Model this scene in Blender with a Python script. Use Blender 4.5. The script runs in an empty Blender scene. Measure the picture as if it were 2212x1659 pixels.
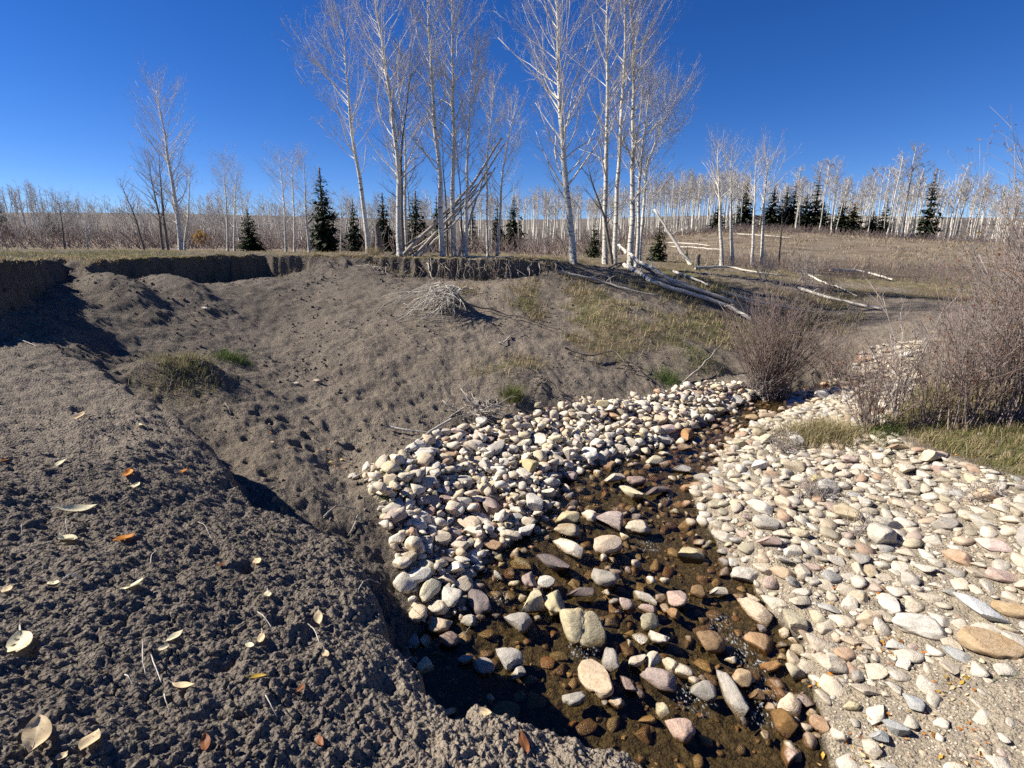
import bpy, bmesh, math, random
import numpy as np
from mathutils import Vector, Matrix, Euler

# ------------------------------------------------------------------ camera, sky, sun, exposure
SC = bpy.context.scene
COL = SC.collection
F, CU, CV = 1150.0, 1106.0, 829.5            # focal length and centre of the picture, in units of a 2212 x 1659 picture
PITCH = math.atan((CV - 548.0) / F)
cam_d = bpy.data.cameras.new('camera')
cam = bpy.data.objects.new('camera', cam_d)
COL.objects.link(cam)
cam.location = (0, 0, 0)
cam.rotation_euler = (math.pi / 2 - PITCH, 0, 0)
cam_d.sensor_width = 36.0
cam_d.lens = 36.0 * F / 2212.0
cam_d.clip_start = 0.05
cam_d.clip_end = 3000.0
SC.camera = cam

SUN_AZ, SUN_EL = math.radians(83.0), math.radians(38.5)   # left of the viewing direction
world = bpy.data.worlds.new('World')
SC.world = world
world.use_nodes = True
wn, wl = world.node_tree.nodes, world.node_tree.links
wn.clear()
w_out = wn.new('ShaderNodeOutputWorld')
w_bg = wn.new('ShaderNodeBackground')
w_sky = wn.new('ShaderNodeTexSky')
w_sky.sky_type = 'NISHITA'
w_sky.sun_disc = False
w_sky.sun_elevation = SUN_EL
w_sky.sun_rotation = -SUN_AZ
w_sky.altitude = 2600.0
w_sky.air_density = 0.9
w_sky.dust_density = 0.0
w_sky.ozone_density = 3.5
w_hs = wn.new('ShaderNodeHueSaturation')
w_hs.inputs['Saturation'].default_value = 1.30
w_hs.inputs['Hue'].default_value = 0.515
w_bg.inputs['Strength'].default_value = 0.066
wl.new(w_sky.outputs['Color'], w_hs.inputs['Color'])
wl.new(w_hs.outputs['Color'], w_bg.inputs['Color'])
wl.new(w_bg.outputs['Background'], w_out.inputs['Surface'])

sun_d = bpy.data.lights.new('sun', 'SUN')
sun_d.energy = 5.0
sun_d.angle = math.radians(0.53)
sun_d.color = (1.0, 0.93, 0.82)
sun = bpy.data.objects.new('sun', sun_d)
COL.objects.link(sun)
SUN_DIR = Vector((-math.sin(SUN_AZ) * math.cos(SUN_EL), math.cos(SUN_AZ) * math.cos(SUN_EL), math.sin(SUN_EL)))
sun.rotation_euler = SUN_DIR.to_track_quat('Z', 'Y').to_euler()

SC.view_settings.view_transform = 'Standard'
SC.view_settings.look = 'None'
SC.view_settings.exposure = 0.98
SC.view_settings.gamma = 1.0
SC.view_settings.use_curve_mapping = False
SC.render.engine = 'CYCLES'
SC.cycles.max_bounces = 6
SC.cycles.transparent_max_bounces = 10
SC.cycles.caustics_reflective = False
SC.cycles.caustics_refractive = False
SC.cycles.use_denoising = False

RNG = np.random.default_rng(7)
random.seed(7)

# ------------------------------------------------------------------ numeric helpers
CP, SP = math.cos(PITCH), math.sin(PITCH)

def ray(u, v):
    """Direction of the sight line through a point of the picture (y forward, z up), scaled so that y = 1."""
    a, b = (u - CU) / F, -(v - CV) / F
    d = np.array([a, CP + b * SP, -SP + b * CP])
    return d / d[1]

def at_y(u, v, y):
    return ray(u, v) * y

def at_z(u, v, z):
    d = ray(u, v)
    return d * (z / d[2])

def project(p):
    x, y, z = p[..., 0], p[..., 1], p[..., 2]
    dep = y * CP - z * SP
    up = y * SP + z * CP
    return CU + F * x / dep, CV - F * up / dep, dep

def hash2(ix, iy, seed):
    h = (ix.astype(np.int64) * 374761393 + iy.astype(np.int64) * 668265263 + seed * 2147483629) & 0xFFFFFFFF
    h = ((h ^ (h >> 13)) * 1274126177) & 0xFFFFFFFF
    h = ((h ^ (h >> 16)) * 2246822519) & 0xFFFFFFFF
    return ((h ^ (h >> 15)) & 0xFFFFFF) / float(0x1000000)

def noise2(x, y, seed=0):
    x0, y0 = np.floor(x), np.floor(y)
    fx, fy = x - x0, y - y0
    sx, sy = fx * fx * fx * (fx * (fx * 6 - 15) + 10), fy * fy * fy * (fy * (fy * 6 - 15) + 10)
    def g(ox, oy):
        a = hash2(x0 + ox, y0 + oy, seed) * 2 * np.pi
        return np.cos(a) * (fx - ox) + np.sin(a) * (fy - oy)
    n0 = g(0, 0) * (1 - sx) + g(1, 0) * sx
    n1 = g(0, 1) * (1 - sx) + g(1, 1) * sx
    return (n0 * (1 - sy) + n1 * sy) * 1.5

def fbm(x, y, octaves=4, seed=0, gain=0.5):
    s, a, f = 0, 1.0, 1.0
    for k in range(octaves):
        s = s + a * noise2(x * f, y * f, seed + 17 * k)
        a *= gain
        f *= 2.03
    return s

def worley(x, y, seed=0):
    """Distances to the nearest and second nearest random point, and a value for the nearest cell."""
    x0, y0 = np.floor(x), np.floor(y)
    f1 = np.full(x.shape, 9.0)
    f2 = np.full(x.shape, 9.0)
    cid = np.zeros(x.shape)
    for i in (-1, 0, 1):
        for j in (-1, 0, 1):
            cx, cy = x0 + i, y0 + j
            d = np.hypot(cx + hash2(cx, cy, seed) - x, cy + hash2(cx, cy, seed + 5) - y)
            near = d < f1
            f2 = np.where(near, f1, np.minimum(f2, d))
            cid = np.where(near, hash2(cx, cy, seed + 9), cid)
            f1 = np.where(near, d, f1)
    return f1, f2, cid

def sstep(a, b, x):
    t = np.clip((x - a) / (b - a), 0, 1)
    return t * t * (3 - 2 * t)

class Surf:
    """A smooth surface through scattered heights (thin plate spline over bearing and log distance)."""
    def __init__(self, pts, lam=0.002):
        P = np.array(pts, float)
        q = self.warp(P[:, 0], P[:, 1])
        n = len(P)
        r = np.hypot(q[:, None, 0] - q[None, :, 0], q[:, None, 1] - q[None, :, 1])
        K = np.where(r > 0, r * r * np.log(np.maximum(r, 1e-9)), 0) + lam * np.eye(n)
        A = np.zeros((n + 3, n + 3))
        A[:n, :n] = K
        A[:n, n] = 1
        A[:n, n + 1:] = q
        A[n:, :n] = A[:n, n:].T
        self.w = np.linalg.solve(A, np.concatenate([P[:, 2], np.zeros(3)]))
        self.q = q
    @staticmethod
    def warp(x, y):
        az = np.clip(np.arctan2(x, y), -1.35, 1.35)
        return np.stack([az * 1.6, np.log(np.maximum(np.hypot(x, y), 0.35))], -1)
    def __call__(self, x, y):
        q = self.warp(x, y)
        n = len(self.q)
        out = self.w[n] + self.w[n + 1] * q[..., 0] + self.w[n + 2] * q[..., 1]
        for i in range(n):
            r2 = (q[..., 0] - self.q[i, 0]) ** 2 + (q[..., 1] - self.q[i, 1]) ** 2
            out = out + self.w[i] * 0.5 * r2 * np.log(np.maximum(r2, 1e-12))
        return out

def seg_dist(x, y, pts, vals=None, closed=False):
    """Distance from points to a polyline, and a value interpolated along it."""
    P = np.asarray(pts, float)
    n = len(P)
    best = np.full(x.shape, 1e9)
    val = np.zeros(x.shape)
    for i in range(n if closed else n - 1):
        a, b = P[i], P[(i + 1) % n]
        d = b - a
        t = np.clip(((x - a[0]) * d[0] + (y - a[1]) * d[1]) / max(d @ d, 1e-12), 0, 1)
        r = np.hypot(x - a[0] - t * d[0], y - a[1] - t * d[1])
        m = r < best
        best = np.where(m, r, best)
        if vals is not None:
            val = np.where(m, vals[i] * (1 - t) + vals[(i + 1) % n] * t, val)
    return best, val

def inside(x, y, pts):
    P = np.asarray(pts, float)
    c = np.zeros(x.shape, bool)
    n = len(P)
    for i in range(n):
        (x1, y1), (x2, y2) = P[i], P[(i + 1) % n]
        if y1 == y2:
            continue
        c ^= ((y1 > y) != (y2 > y)) & (x < (x2 - x1) * (y - y1) / (y2 - y1) + x1)
    return c

def signed(x, y, pts, vals=None):
    d, v = seg_dist(x, y, pts, vals, True)
    return np.where(inside(x, y, pts), d, -d), v

# ------------------------------------------------------------------ lie of the land
def water_level(y):
    return -2.919 + 0.073 * np.asarray(y, float)

def on_water(u, v):
    z = -2.5
    for _ in range(30):
        p = at_z(u, v, z)
        z = float(water_level(p[1]))
    return p

def Y(*rows):
    return [tuple(at_y(u, v, y)) for u, v, y in rows]

def Z(*rows):
    return [tuple(at_z(u, v, z)) for u, v, z in rows]

LOW = Y(  # slopes, bowl, fan and gravel below the bank
    (-250, 760, 4.6), (0, 690, 5.7), (100, 640, 7.5), (176, 620, 8.1), (176, 713, 6.4), (60, 722, 5.7), (250, 640, 8.2), (300, 607, 9.3),
    (400, 610, 10.0), (471, 667, 8.8), (560, 600, 11.0), (677, 588, 12.0), (690, 572, 12.6), (740, 558, 13.1),
    (300, 700, 7.4), (220, 745, 6.4), (450, 750, 7.2), (360, 800, 6.3), (450, 850, 5.7), (540, 885, 5.6),
    (520, 1000, 4.75), (450, 930, 5.2), (600, 980, 4.9), (660, 1060, 4.35), (580, 1080, 4.1), (720, 1110, 4.15),
    (760, 572, 12.4), (800, 575, 12.3), (850, 605, 11.4), (700, 640, 10.2), (700, 700, 8.7), (800, 750, 7.8), (600, 700, 8.9),
    (600, 800, 7.0), (620, 880, 6.0), (700, 950, 5.5), (900, 622, 11.0), (1000, 612, 11.6), (1100, 608, 11.7), (1190, 585, 12.4),
    (850, 680, 9.3), (950, 700, 9.0), (850, 850, 6.7), (1000, 740, 8.4), (1000, 650, 10.5), (1100, 700, 9.4), (1200, 640, 11.4),
    (1200, 720, 9.4), (1200, 800, 7.9), (1000, 810, 7.4), (1100, 870, 6.9), (1400, 800, 8.6), (1400, 700, 10.2), (1400, 630, 12.4),
    (1500, 615, 13.7), (1550, 800, 9.0), (1600, 700, 11.4), (1300, 760, 8.9), (1300, 590, 13.3), (1700, 650, 13.5), (1850, 690, 12.4), (2000, 700, 11),
    (850, 600, 12.1), (950, 608, 12.0), (1050, 612, 11.95), (1130, 604, 12.1), (400, 620, 10.7), (500, 614, 11.6), (600, 602, 12.1),
    (900, 910, 6.2), (800, 980, 5.3), (760, 1030, 5.0), (1300, 870, 7.3), (1450, 840, 8.2), (1600, 800, 9.4), (2100, 720, 10))
LOW += Z(  # gravel
    (830, 1020, -2.10), (930, 970, -2.10), (1050, 920, -2.12), (1200, 890, -2.12), (1350, 880, -2.16), (1520, 850, -2.16),
    (1100, 980, -2.28), (1000, 1040, -2.32), (1250, 960, -2.32), (850, 1120, -2.28), (940, 1130, -2.42), (880, 1230, -2.45), (980, 1200, -2.55), (1100, 1080, -2.44),
    (1650, 1000, -2.36), (1750, 950, -2.25), (1900, 950, -2.15), (2050, 950, -2.05), (2200, 950, -1.95), (1650, 1150, -2.42), (1850, 1100, -2.34),
    (2050, 1100, -2.24), (2212, 1150, -2.14), (1750, 1250, -2.52), (1950, 1250, -2.42), (2180, 1300, -2.32), (1850, 1400, -2.58), (2050, 1450, -2.48),
    (2212, 1500, -2.40), (1950, 1600, -2.62), (2150, 1659, -2.55), (1900, 860, -2.05), (2100, 880, -1.9), (2300, 900, -1.8), (1800, 800, -1.95), (1750, 870, -2.2))
LOW += [(x, y, float(water_level(y)) - 0.02) for x, y in ((-0.6, 2.6), (0.2, 2.2), (0.6, 1.4), (0.9, 0.4), (1.2, -1.0), (-0.4, 3.3))]
LOW += [(2.5, 0.3, -2.6), (4, 0.5, -2.4), (4, -1, -2.4), (-1.1, 3.9, -2.35)]

TOP = Y(  # meadow above the bank and the hill behind
    (-300, 600, 4.8), (0, 567, 6.5), (108, 559, 9.0), (194, 566, 8.8), (260, 561, 10.0), (350, 557, 11.0), (450, 553, 12.0), (560, 552, 12.5), (680, 553, 12.6),
    (740, 551, 13.3), (790, 553, 13.0), (900, 557, 12.5), (1000, 560, 12.3), (1100, 562, 12.3), (1190, 566, 12.5), (1250, 574, 13.3), (1370, 577, 15.5),
    (1500, 580, 17), (1560, 577, 20), (1640, 576, 20), (1700, 595, 18), (1800, 610, 18), (1900, 615, 18), (2050, 620, 18), (2212, 630, 18), (2400, 640, 16),
    (1230, 560, 15.0), (0, 541, 14), (0, 541, 24), (390, 541, 24), (600, 546, 24), (800, 548, 22), (1000, 552, 22), (1200, 555, 24), (1350, 558, 26),
    (0, 535, 40), (400, 536, 40), (800, 541, 45), (1200, 545, 45), (-300, 535, 40), (1100, 540, 70), (700, 535, 70), (300, 520, 70), (0, 510, 70),
    (1400, 540, 40), (1450, 515, 50), (1600, 498, 62), (1720, 500, 66), (1850, 512, 64), (2000, 522, 60), (2200, 530, 50), (1700, 540, 36), (1550, 545, 34),
    (1850, 548, 36), (2000, 560, 32), (2200, 570, 28), (1700, 565, 26), (1900, 580, 24),
    (0, 500, 105), (300, 506, 105), (700, 518, 105), (1100, 518, 105), (1500, 506, 95), (1700, 502, 95), (1900, 508, 95), (2212, 518, 95),
    (-300, 470, 150), (0, 466, 150), (300, 470, 150), (700, 482, 150), (1100, 486, 150), (1500, 472, 140), (1700, 470, 140), (1900, 472, 140), (2212, 480, 140), (2600, 485, 140),
    (1100, 478, 300), (0, 462, 300), (2212, 474, 300), (-400, 500, 105), (2600, 520, 95))
TOP += [(-6, 2, -0.25), (-6, -3, -0.3), (10, 4, -1.4), (10, 0, -1.7)]

MOUND = Z(  # crumbling soil in front
    (-250, 800, -0.95), (-200, 950, -1.05), (0, 900, -1.12), (0, 1200, -1.24), (0, 1659, -1.27), (-300, 1659, -1.15), (100, 762, -0.98), (200, 792, -1.10),
    (350, 882, -1.30), (480, 988, -1.50), (560, 1095, -1.63), (740, 1158, -1.74), (820, 1305, -1.72), (930, 1485, -1.75), (1010, 1508, -1.77), (1290, 1595, -1.87),
    (1430, 1670, -1.90), (400, 1300, -1.42), (700, 1400, -1.60), (400, 1659, -1.42), (900, 1659, -1.66), (300, 1000, -1.29), (1100, 1659, -1.75), (650, 1200, -1.62),
    (180, 1000, -1.22), (200, 1400, -1.33))
MOUND += [(0, 0.3, -1.68), (-2, 0, -1.2), (1.4, 0.3, -1.98), (0, -1, -1.65)]

S_LOW, S_TOP, S_MOUND = Surf(LOW), Surf(TOP), Surf(MOUND)

def plan(rows, fn):
    return [tuple(fn(*r[:3])[:2]) for r in rows]

_edge = [(-300, 600, 4.8, .1), (0, 567, 6.5, .07), (60, 562, 7.6, .07), (108, 559, 9.0, .3), (150, 557, 10.2, 1.2), (194, 566, 8.8, .3), (260, 561, 10.0, .07), (350, 557, 11.0, .07),
         (450, 553, 12.0, .07), (560, 552, 12.5, .08), (660, 552, 12.5, .12), (700, 553, 12.6, .9), (760, 553, 13.0, 1.2), (800, 554, 12.8, .12), (900, 557, 12.5, .06),
         (1000, 560, 12.3, .06), (1100, 562, 12.3, .06), (1180, 566, 12.5, .14), (1230, 572, 13.0, .8), (1400, 600, 13.2, 1.8), (1700, 620, 15, 2.5), (2000, 640, 14, 2.5), (2400, 660, 12, 2.5)]
TOP_EDGE = plan(_edge, at_y) + [(60, 20), (1500, 300), (900, 1500), (-900, 1500), (-1500, 300), (-60, -20), (-6, -6), (-5, 1)]
TOP_W = [e[3] for e in _edge] + [2.5, 3, 3, 3, 3, 3, 1.5, .4]

_medge = [(-300, 770, -.98, 1.0), (0, 745, -.95, 1.0), (100, 757, -.98, .7), (200, 788, -1.1, .25), (290, 835, -1.2, .16), (350, 878, -1.3, .16), (430, 935, -1.4, .3), (475, 980, -1.48, .14),
          (520, 1040, -1.55, .12), (560, 1092, -1.63, .16), (650, 1115, -1.7, .45), (740, 1155, -1.74, .3), (790, 1215, -1.74, .12), (828, 1320, -1.72, .10), (868, 1400, -1.73, .10), (925, 1480, -1.75, .10),
          (985, 1540, -1.76, .08), (1012, 1503, -1.77, .10), (1100, 1522, -1.8, .10), (1200, 1562, -1.83, .10), (1280, 1596, -1.86, .10), (1345, 1598, -1.88, .10), (1430, 1668, -1.9, .12)]
MOUND_EDGE = plan(_medge, at_z) + [(0.75, 1.1), (1.0, 0.4), (1.2, -1.0), (1.0, -4), (-9, -4), (-7, 3)]
MOUND_W = [e[3] for e in _medge] + [.12, .15, .2, .5, 1, 1]

_cl = [(1690, 845), (1610, 868), (1560, 895), (1500, 930), (1400, 978), (1290, 1003), (1212, 1042), (1195, 1085), (1150, 1145), (1060, 1200), (1015, 1265), (1000, 1325), (930, 1340), (880, 1400)]
_cr = [(1790, 845), (1720, 885), (1640, 915), (1570, 955), (1545, 1010), (1490, 1060), (1530, 1130), (1565, 1205), (1625, 1265), (1665, 1335), (1740, 1390), (1730, 1450), (1770, 1540), (1800, 1659)]
_l = [tuple(on_water(*p)[:2]) for p in _cl]
_r = [tuple(on_water(*p)[:2]) for p in _cr]
CREEK = [(6.2, 9.6), (5.2, 9.0)] + _l + [(-0.55, 2.7), (-0.2, 2.2), (0.3, 1.5), (0.6, 0.5), (0.8, -4), (2.2, -4), (1.6, 0.5)] + _r[::-1] + [(5.6, 8.6), (6.4, 9.0)]

BUMPS = []

def land(x, y, detail=False):
    """Height of the ground without its fine relief, with the distances used for its cover."""
    x, y = np.asarray(x, float), np.asarray(y, float)
    wob = 0.10 * fbm(x * 1.3, y * 1.3, 3, 3) + 0.05 * noise2(x * 6, y * 6, 8)
    low, top, mnd = S_LOW(x, y), S_TOP(x, y), S_MOUND(x, y)
    zw = water_level(y)
    sc, _ = signed(x, y, CREEK)
    sc = sc + wob * 0.55
    low = np.where(sc > 0, np.minimum(low, zw - 0.015) * 0 + zw - 0.012 - 0.075 * sstep(0, .5, sc), np.minimum(np.maximum(low, zw + np.minimum(-sc * 0.22, 0.09)), zw + .01 - sc * .5))
    st, wt = signed(x, y, TOP_EDGE, TOP_W)
    st = st + wob * np.clip(np.hypot(x, y) / 6, .3, 1.5)
    a = sstep(-wt, wt * 0.15, st)
    a = np.where(wt < .35, a ** 0.8, a)
    z = low * (1 - a) + top * a
    sm, wm = signed(x, y, MOUND_EDGE, MOUND_W)
    smw = sm + wob * 0.55 * np.clip(1 - wm, 0, 1) + 0.02 * noise2(x * 16, y * 16, 4)
    b = sstep(-wm, wm * 0.25, smw)
    lip = np.where(wm < .2, 0.035 * np.exp(-np.maximum(smw, 0) / .06), 0)
    z = np.where(b > 0, z * (1 - b) + np.maximum(mnd - lip, np.where(wm > .5, z - .2, mnd - lip)) * b, z)
    for bx, by, amp, r1, r2, yaw in BUMPS:
        c, s_ = math.cos(yaw), math.sin(yaw)
        q = ((x - bx) * c + (y - by) * s_) / r1, ((y - by) * c - (x - bx) * s_) / r2
        z = z + amp * np.exp(-(q[0] ** 2 + q[1] ** 2) ** 1.5) * (1 - b)
    if detail:
        return z, dict(sc=sc, st=st, sm=smw, a=a, b=b, wt=wt, wm=wm)
    return z

def hit(u, v, y0=0.4, y1=90.0):
    """Where the sight line through a point of the picture meets the ground."""
    d = ray(u, v)
    t = np.exp(np.linspace(math.log(y0), math.log(y1), 700))
    z = land(d[0] * t, t)
    below = np.nonzero(d[2] * t < z)[0]
    if not len(below):
        return d * 60
    k = max(below[0], 1)
    lo, hi = t[k - 1], t[k]
    tt = np.linspace(lo, hi, 40)
    zz = land(d[0] * tt, tt)
    b = np.nonzero(d[2] * tt < zz)[0]
    return d * tt[b[0] if len(b) else -1]

for u, v, amp, r1, r2, yaw in ((385, 818, .24, .50, .30, .3), (972, 664, .16, .40, .36, 0), (268, 640, .26, .75, .40, -.6), (390, 628, .20, .8, .35, -.5), (1500, 780, .12, .5, .25, 0), (1340, 668, .10, .6, .2, 0), (1130, 822, .08, .6, .4, .2)):
    _p = hit(u, v)
    BUMPS.append((_p[0], _p[1], amp, r1, r2, yaw))

def ground(x, y):
    return float(land(np.array([x]), np.array([y]))[0])
# ------------------------------------------------------------------ materials
class NT:
    """Short-hand for building a material's nodes."""
    def __init__(self, name):
        self.m = bpy.data.materials.new(name)
        self.m.use_nodes = True
        self.t = self.m.node_tree
        self.t.nodes.clear()
        self.out = self.t.nodes.new('ShaderNodeOutputMaterial')
    def n(self, kind, ins=None, **props):
        nd = self.t.nodes.new('ShaderNode' + kind)
        for k, v in props.items():
            setattr(nd, k, v)
        for k, v in (ins or {}).items():
            s = nd.inputs[k]
            if hasattr(v, 'is_linked') or isinstance(v, bpy.types.NodeSocket):
                self.t.links.new(v, s)
            else:
                s.default_value = v
        return nd
    def pos(self):
        return self.n('NewGeometry').outputs['Position']
    def obj(self):
        return self.n('TexCoord').outputs['Object']
    def attr(self, name):
        return self.n('Attribute', attribute_name=name).outputs['Fac']
    def noise(self, vec, scale, detail=3.0, rough=0.55, dist=0.0):
        return self.n('TexNoise', {'Vector': vec, 'Scale': scale, 'Detail': detail, 'Roughness': rough, 'Distortion': dist}).outputs['Fac']
    def voro(self, vec, scale, feature='F1', out='Distance', rnd=1.0):
        return self.n('TexVoronoi', {'Vector': vec, 'Scale': scale, 'Randomness': rnd}, feature=feature).outputs[out]
    def ramp(self, fac, stops, interp='LINEAR'):
        r = self.n('ValToRGB', {'Fac': fac})
        cr = r.color_ramp
        cr.interpolation = interp
        while len(cr.elements) < len(stops):
            cr.elements.new(0.5)
        for e, (p, c) in zip(cr.elements, stops):
            e.position = p
            e.color = (*c, 1.0) if len(c) == 3 else c
        return r.outputs['Color']
    def map(self, v, a, b, c=0.0, d=1.0):
        return self.n('MapRange', {'Value': v, 'From Min': a, 'From Max': b, 'To Min': c, 'To Max': d}).outputs['Result']
    def math(self, op, a, b=0.0, clamp=False):
        nd = self.n('Math', operation=op, use_clamp=clamp)
        for i, v in enumerate((a, b)):
            if isinstance(v, bpy.types.NodeSocket):
                self.t.links.new(v, nd.inputs[i])
            else:
                nd.inputs[i].default_value = v
        return nd.outputs[0]
    def mix(self, fac, a, b, blend='MIX'):
        nd = self.n('Mix', data_type='RGBA', blend_type=blend)
        for k, v in ((0, fac), (6, a), (7, b)):
            if isinstance(v, bpy.types.NodeSocket):
                self.t.links.new(v, nd.inputs[k])
            elif k == 0:
                nd.inputs[k].default_value = v
            else:
                nd.inputs[k].default_value = (*v, 1.0)
        return nd.outputs[2]
    def bump(self, height, dist, strength=1.0, normal=None):
        ins = {'Height': height, 'Distance': dist, 'Strength': strength}
        if normal is not None:
            ins['Normal'] = normal
        return self.n('Bump', ins).outputs['Normal']
    def surface(self, color, rough=0.9, normal=None, spec=0.25):
        ins = {'Base Color': color if isinstance(color, bpy.types.NodeSocket) else (*color, 1.0), 'Roughness': rough, 'Specular IOR Level': spec}
        if normal is not None:
            ins['Normal'] = normal
        b = self.n('BsdfPrincipled', ins)
        self.t.links.new(b.outputs[0], self.out.inputs['Surface'])
        return b

def ground_material():
    N = NT('ground')
    P = N.pos()
    big = N.noise(P, 0.9, 4)
    mid = N.noise(P, 7.0, 4, 0.6)
    fin = N.noise(P, 55.0, 4, 0.65)
    grit = N.voro(P, 95.0)
    dry = N.attr('dry')  # pale soil mask; also carries the shade painted on the steep bank face
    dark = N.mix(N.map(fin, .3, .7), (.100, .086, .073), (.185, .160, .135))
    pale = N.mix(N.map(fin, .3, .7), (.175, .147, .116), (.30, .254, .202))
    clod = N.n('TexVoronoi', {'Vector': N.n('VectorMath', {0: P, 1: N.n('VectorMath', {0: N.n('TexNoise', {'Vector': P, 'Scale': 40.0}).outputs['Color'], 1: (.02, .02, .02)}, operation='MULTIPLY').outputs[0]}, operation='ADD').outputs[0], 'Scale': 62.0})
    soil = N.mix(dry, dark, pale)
    soil = N.mix(N.map(mid, .35, .7, 0, .35), soil, (.27, .228, .178))
    soil = N.mix(N.map(big, .35, .65, .0, .30), soil, (.060, .050, .043))
    soil = N.mix(.32, soil, N.mix(1.0, soil, N.mix(N.map(N.noise(clod.outputs['Color'], 5.0), .35, .65), (.55, .54, .52), (1.65, 1.6, 1.5)), 'MULTIPLY'))
    # straw, litter and green growth
    straw = N.mix(N.map(fin, .35, .65), (.135, .105, .062), (.32, .262, .158))
    straw = N.mix(N.map(N.noise(P, 3.0, 3), .45, .62), straw, (.125, .125, .052))
    straw = N.mix(N.map(N.noise(P, 0.35, 5, .65), .42, .62, 0, .75), straw, (.13, .095, .060))
    farb = N.map(N.n('SeparateXYZ', {'Vector': P}).outputs['Y'], 16.0, 30.0, 0, .8)
    farb2 = N.map(N.n('SeparateXYZ', {'Vector': P}).outputs['Y'], 70.0, 92.0, 0, .9)
    straw = N.mix(farb, straw, N.mix(N.map(N.noise(P, 0.5, 6, .7), .35, .65), (.120, .092, .068), (.31, .245, .172)))
    straw = N.mix(farb2, straw, N.mix(N.map(N.noise(P, 0.9, 5, .7), .35, .65), (.075, .066, .060), (.16, .14, .122)))
    col = N.mix(N.map(N.math('ADD', N.attr('grass'), N.math('MULTIPLY', N.math('SUBTRACT', mid, 0.5), 0.9)), .38, .62), soil, straw)
    # sandy gravel
    cell = N.n('TexVoronoi', {'Vector': P, 'Scale': 46.0})
    peb = N.mix(N.map(cell.outputs['Distance'], .0, .55), N.mix(.55, (.42, .37, .29), cell.outputs['Color'], 'MULTIPLY'), (.17, .145, .11))
    peb = N.mix(.55, peb, (.40, .34, .265))
    sand = N.mix(N.map(fin, .35, .65), (.33, .275, .20), (.50, .43, .325))
    grav = N.mix(N.map(mid, .40, .60), peb, sand)
    gfac = N.map(N.math('ADD', N.attr('gravel'), N.math('MULTIPLY', N.math('SUBTRACT', mid, 0.5), 0.7)), .40, .60)
    col = N.mix(gfac, col, grav)
    # bed of the stream: algae-brown stones
    wc = N.n('TexVoronoi', {'Vector': P, 'Scale': 26.0})
    wet = N.ramp(N.noise(wc.outputs['Color'], 3.0), [(.2, (.035, .028, .016)), (.45, (.085, .068, .038)), (.62, (.145, .108, .056)), (.8, (.30, .24, .15))])
    wet = N.mix(N.map(wc.outputs['Distance'], .3, .6), wet, (.045, .034, .020))
    wet = N.mix(N.map(fin, .4, .65, 0, .75), wet, (.105, .085, .046))
    col = N.mix(N.map(N.attr('wet'), .3, .7), col, wet)
    h = N.math('ADD', N.math('MULTIPLY', fin, .6), N.math('MULTIPLY', grit, .5))
    crumbs = N.noise(N.n('Mapping', {'Vector': P, 'Scale': (1.0, 1.5, 1.6)}).outputs[0], 17.0, 6, .68)
    nrm = N.bump(crumbs, N.map(N.attr('mound'), 0, 1, .055, .012), 1.0)
    nrm = N.bump(h, .012, .85, nrm)
    nrm = N.bump(clod.outputs['Distance'], -.011, .9, nrm)
    nrm = N.bump(N.math('MULTIPLY', cell.outputs['Distance'], gfac), -.012, .8, nrm)
    N.surface(col, .93, nrm, .15)
    return N.m

M_GROUND = ground_material()

# ------------------------------------------------------------------ objects: names, labels, groups
def set_mesh_mats(me, mats):
    for m in (mats if isinstance(mats, (list, tuple)) else [mats]):
        me.materials.append(m)

def link(name, me, parent=None, kind=None, label=None, cat=None, group=None, loc=None):
    o = bpy.data.objects.new(name, me)
    COL.objects.link(o)
    if parent is not None:
        o.parent = parent
    if kind:
        o['kind'] = kind
    if label:
        o['label'] = label
    if cat:
        o['category'] = cat
    if group:
        o['group'] = group
    if loc is not None:
        o.location = loc
    return o

def thing(name, label, cat, loc=(0, 0, 0), group=None):
    return link(name, None, None, None, label, cat, group, loc)

def np_mesh(name, verts, faces, mats=None, smooth=True, attrs=None, mat_index=None):
    """verts (n,3), faces: an (m,k) array or a list of such arrays."""
    me = bpy.data.meshes.new(name)
    faces = faces if isinstance(faces, list) else [faces]
    faces = [f for f in faces if len(f)]
    me.vertices.add(len(verts))
    me.vertices.foreach_set('co', np.ascontiguousarray(verts, np.float32).ravel())
    tot = sum(f.size for f in faces)
    me.loops.add(tot)
    me.loops.foreach_set('vertex_index', np.concatenate([f.ravel() for f in faces]).astype(np.int32))
    cnt = np.concatenate([np.full(len(f), f.shape[1]) for f in faces])
    me.polygons.add(len(cnt))
    me.polygons.foreach_set('loop_start', np.concatenate([[0], np.cumsum(cnt)[:-1]]).astype(np.int32))
    me.polygons.foreach_set('loop_total', cnt.astype(np.int32))
    if mat_index is not None:
        me.polygons.foreach_set('material_index', mat_index.astype(np.int32))
    me.polygons.foreach_set('use_smooth', np.full(len(cnt), bool(smooth)))
    for k, v in (attrs or {}).items():
        v = np.asarray(v, np.float32)
        if v.ndim == 2:
            a = me.attributes.new(k, 'FLOAT_COLOR', 'POINT')
            if v.shape[1] == 3:
                v = np.concatenate([v, np.ones((len(v), 1), np.float32)], 1)
            a.data.foreach_set('color', v.ravel())
        else:
            a = me.attributes.new(k, 'FLOAT', 'POINT')
            a.data.foreach_set('value', v)
    me.update(calc_edges=True)
    if mats is not None:
        set_mesh_mats(me, mats)
    return me

# ------------------------------------------------------------------ ground
def region(rows):
    return [tuple(hit(u, v)[:2]) for u, v in rows]

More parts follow.
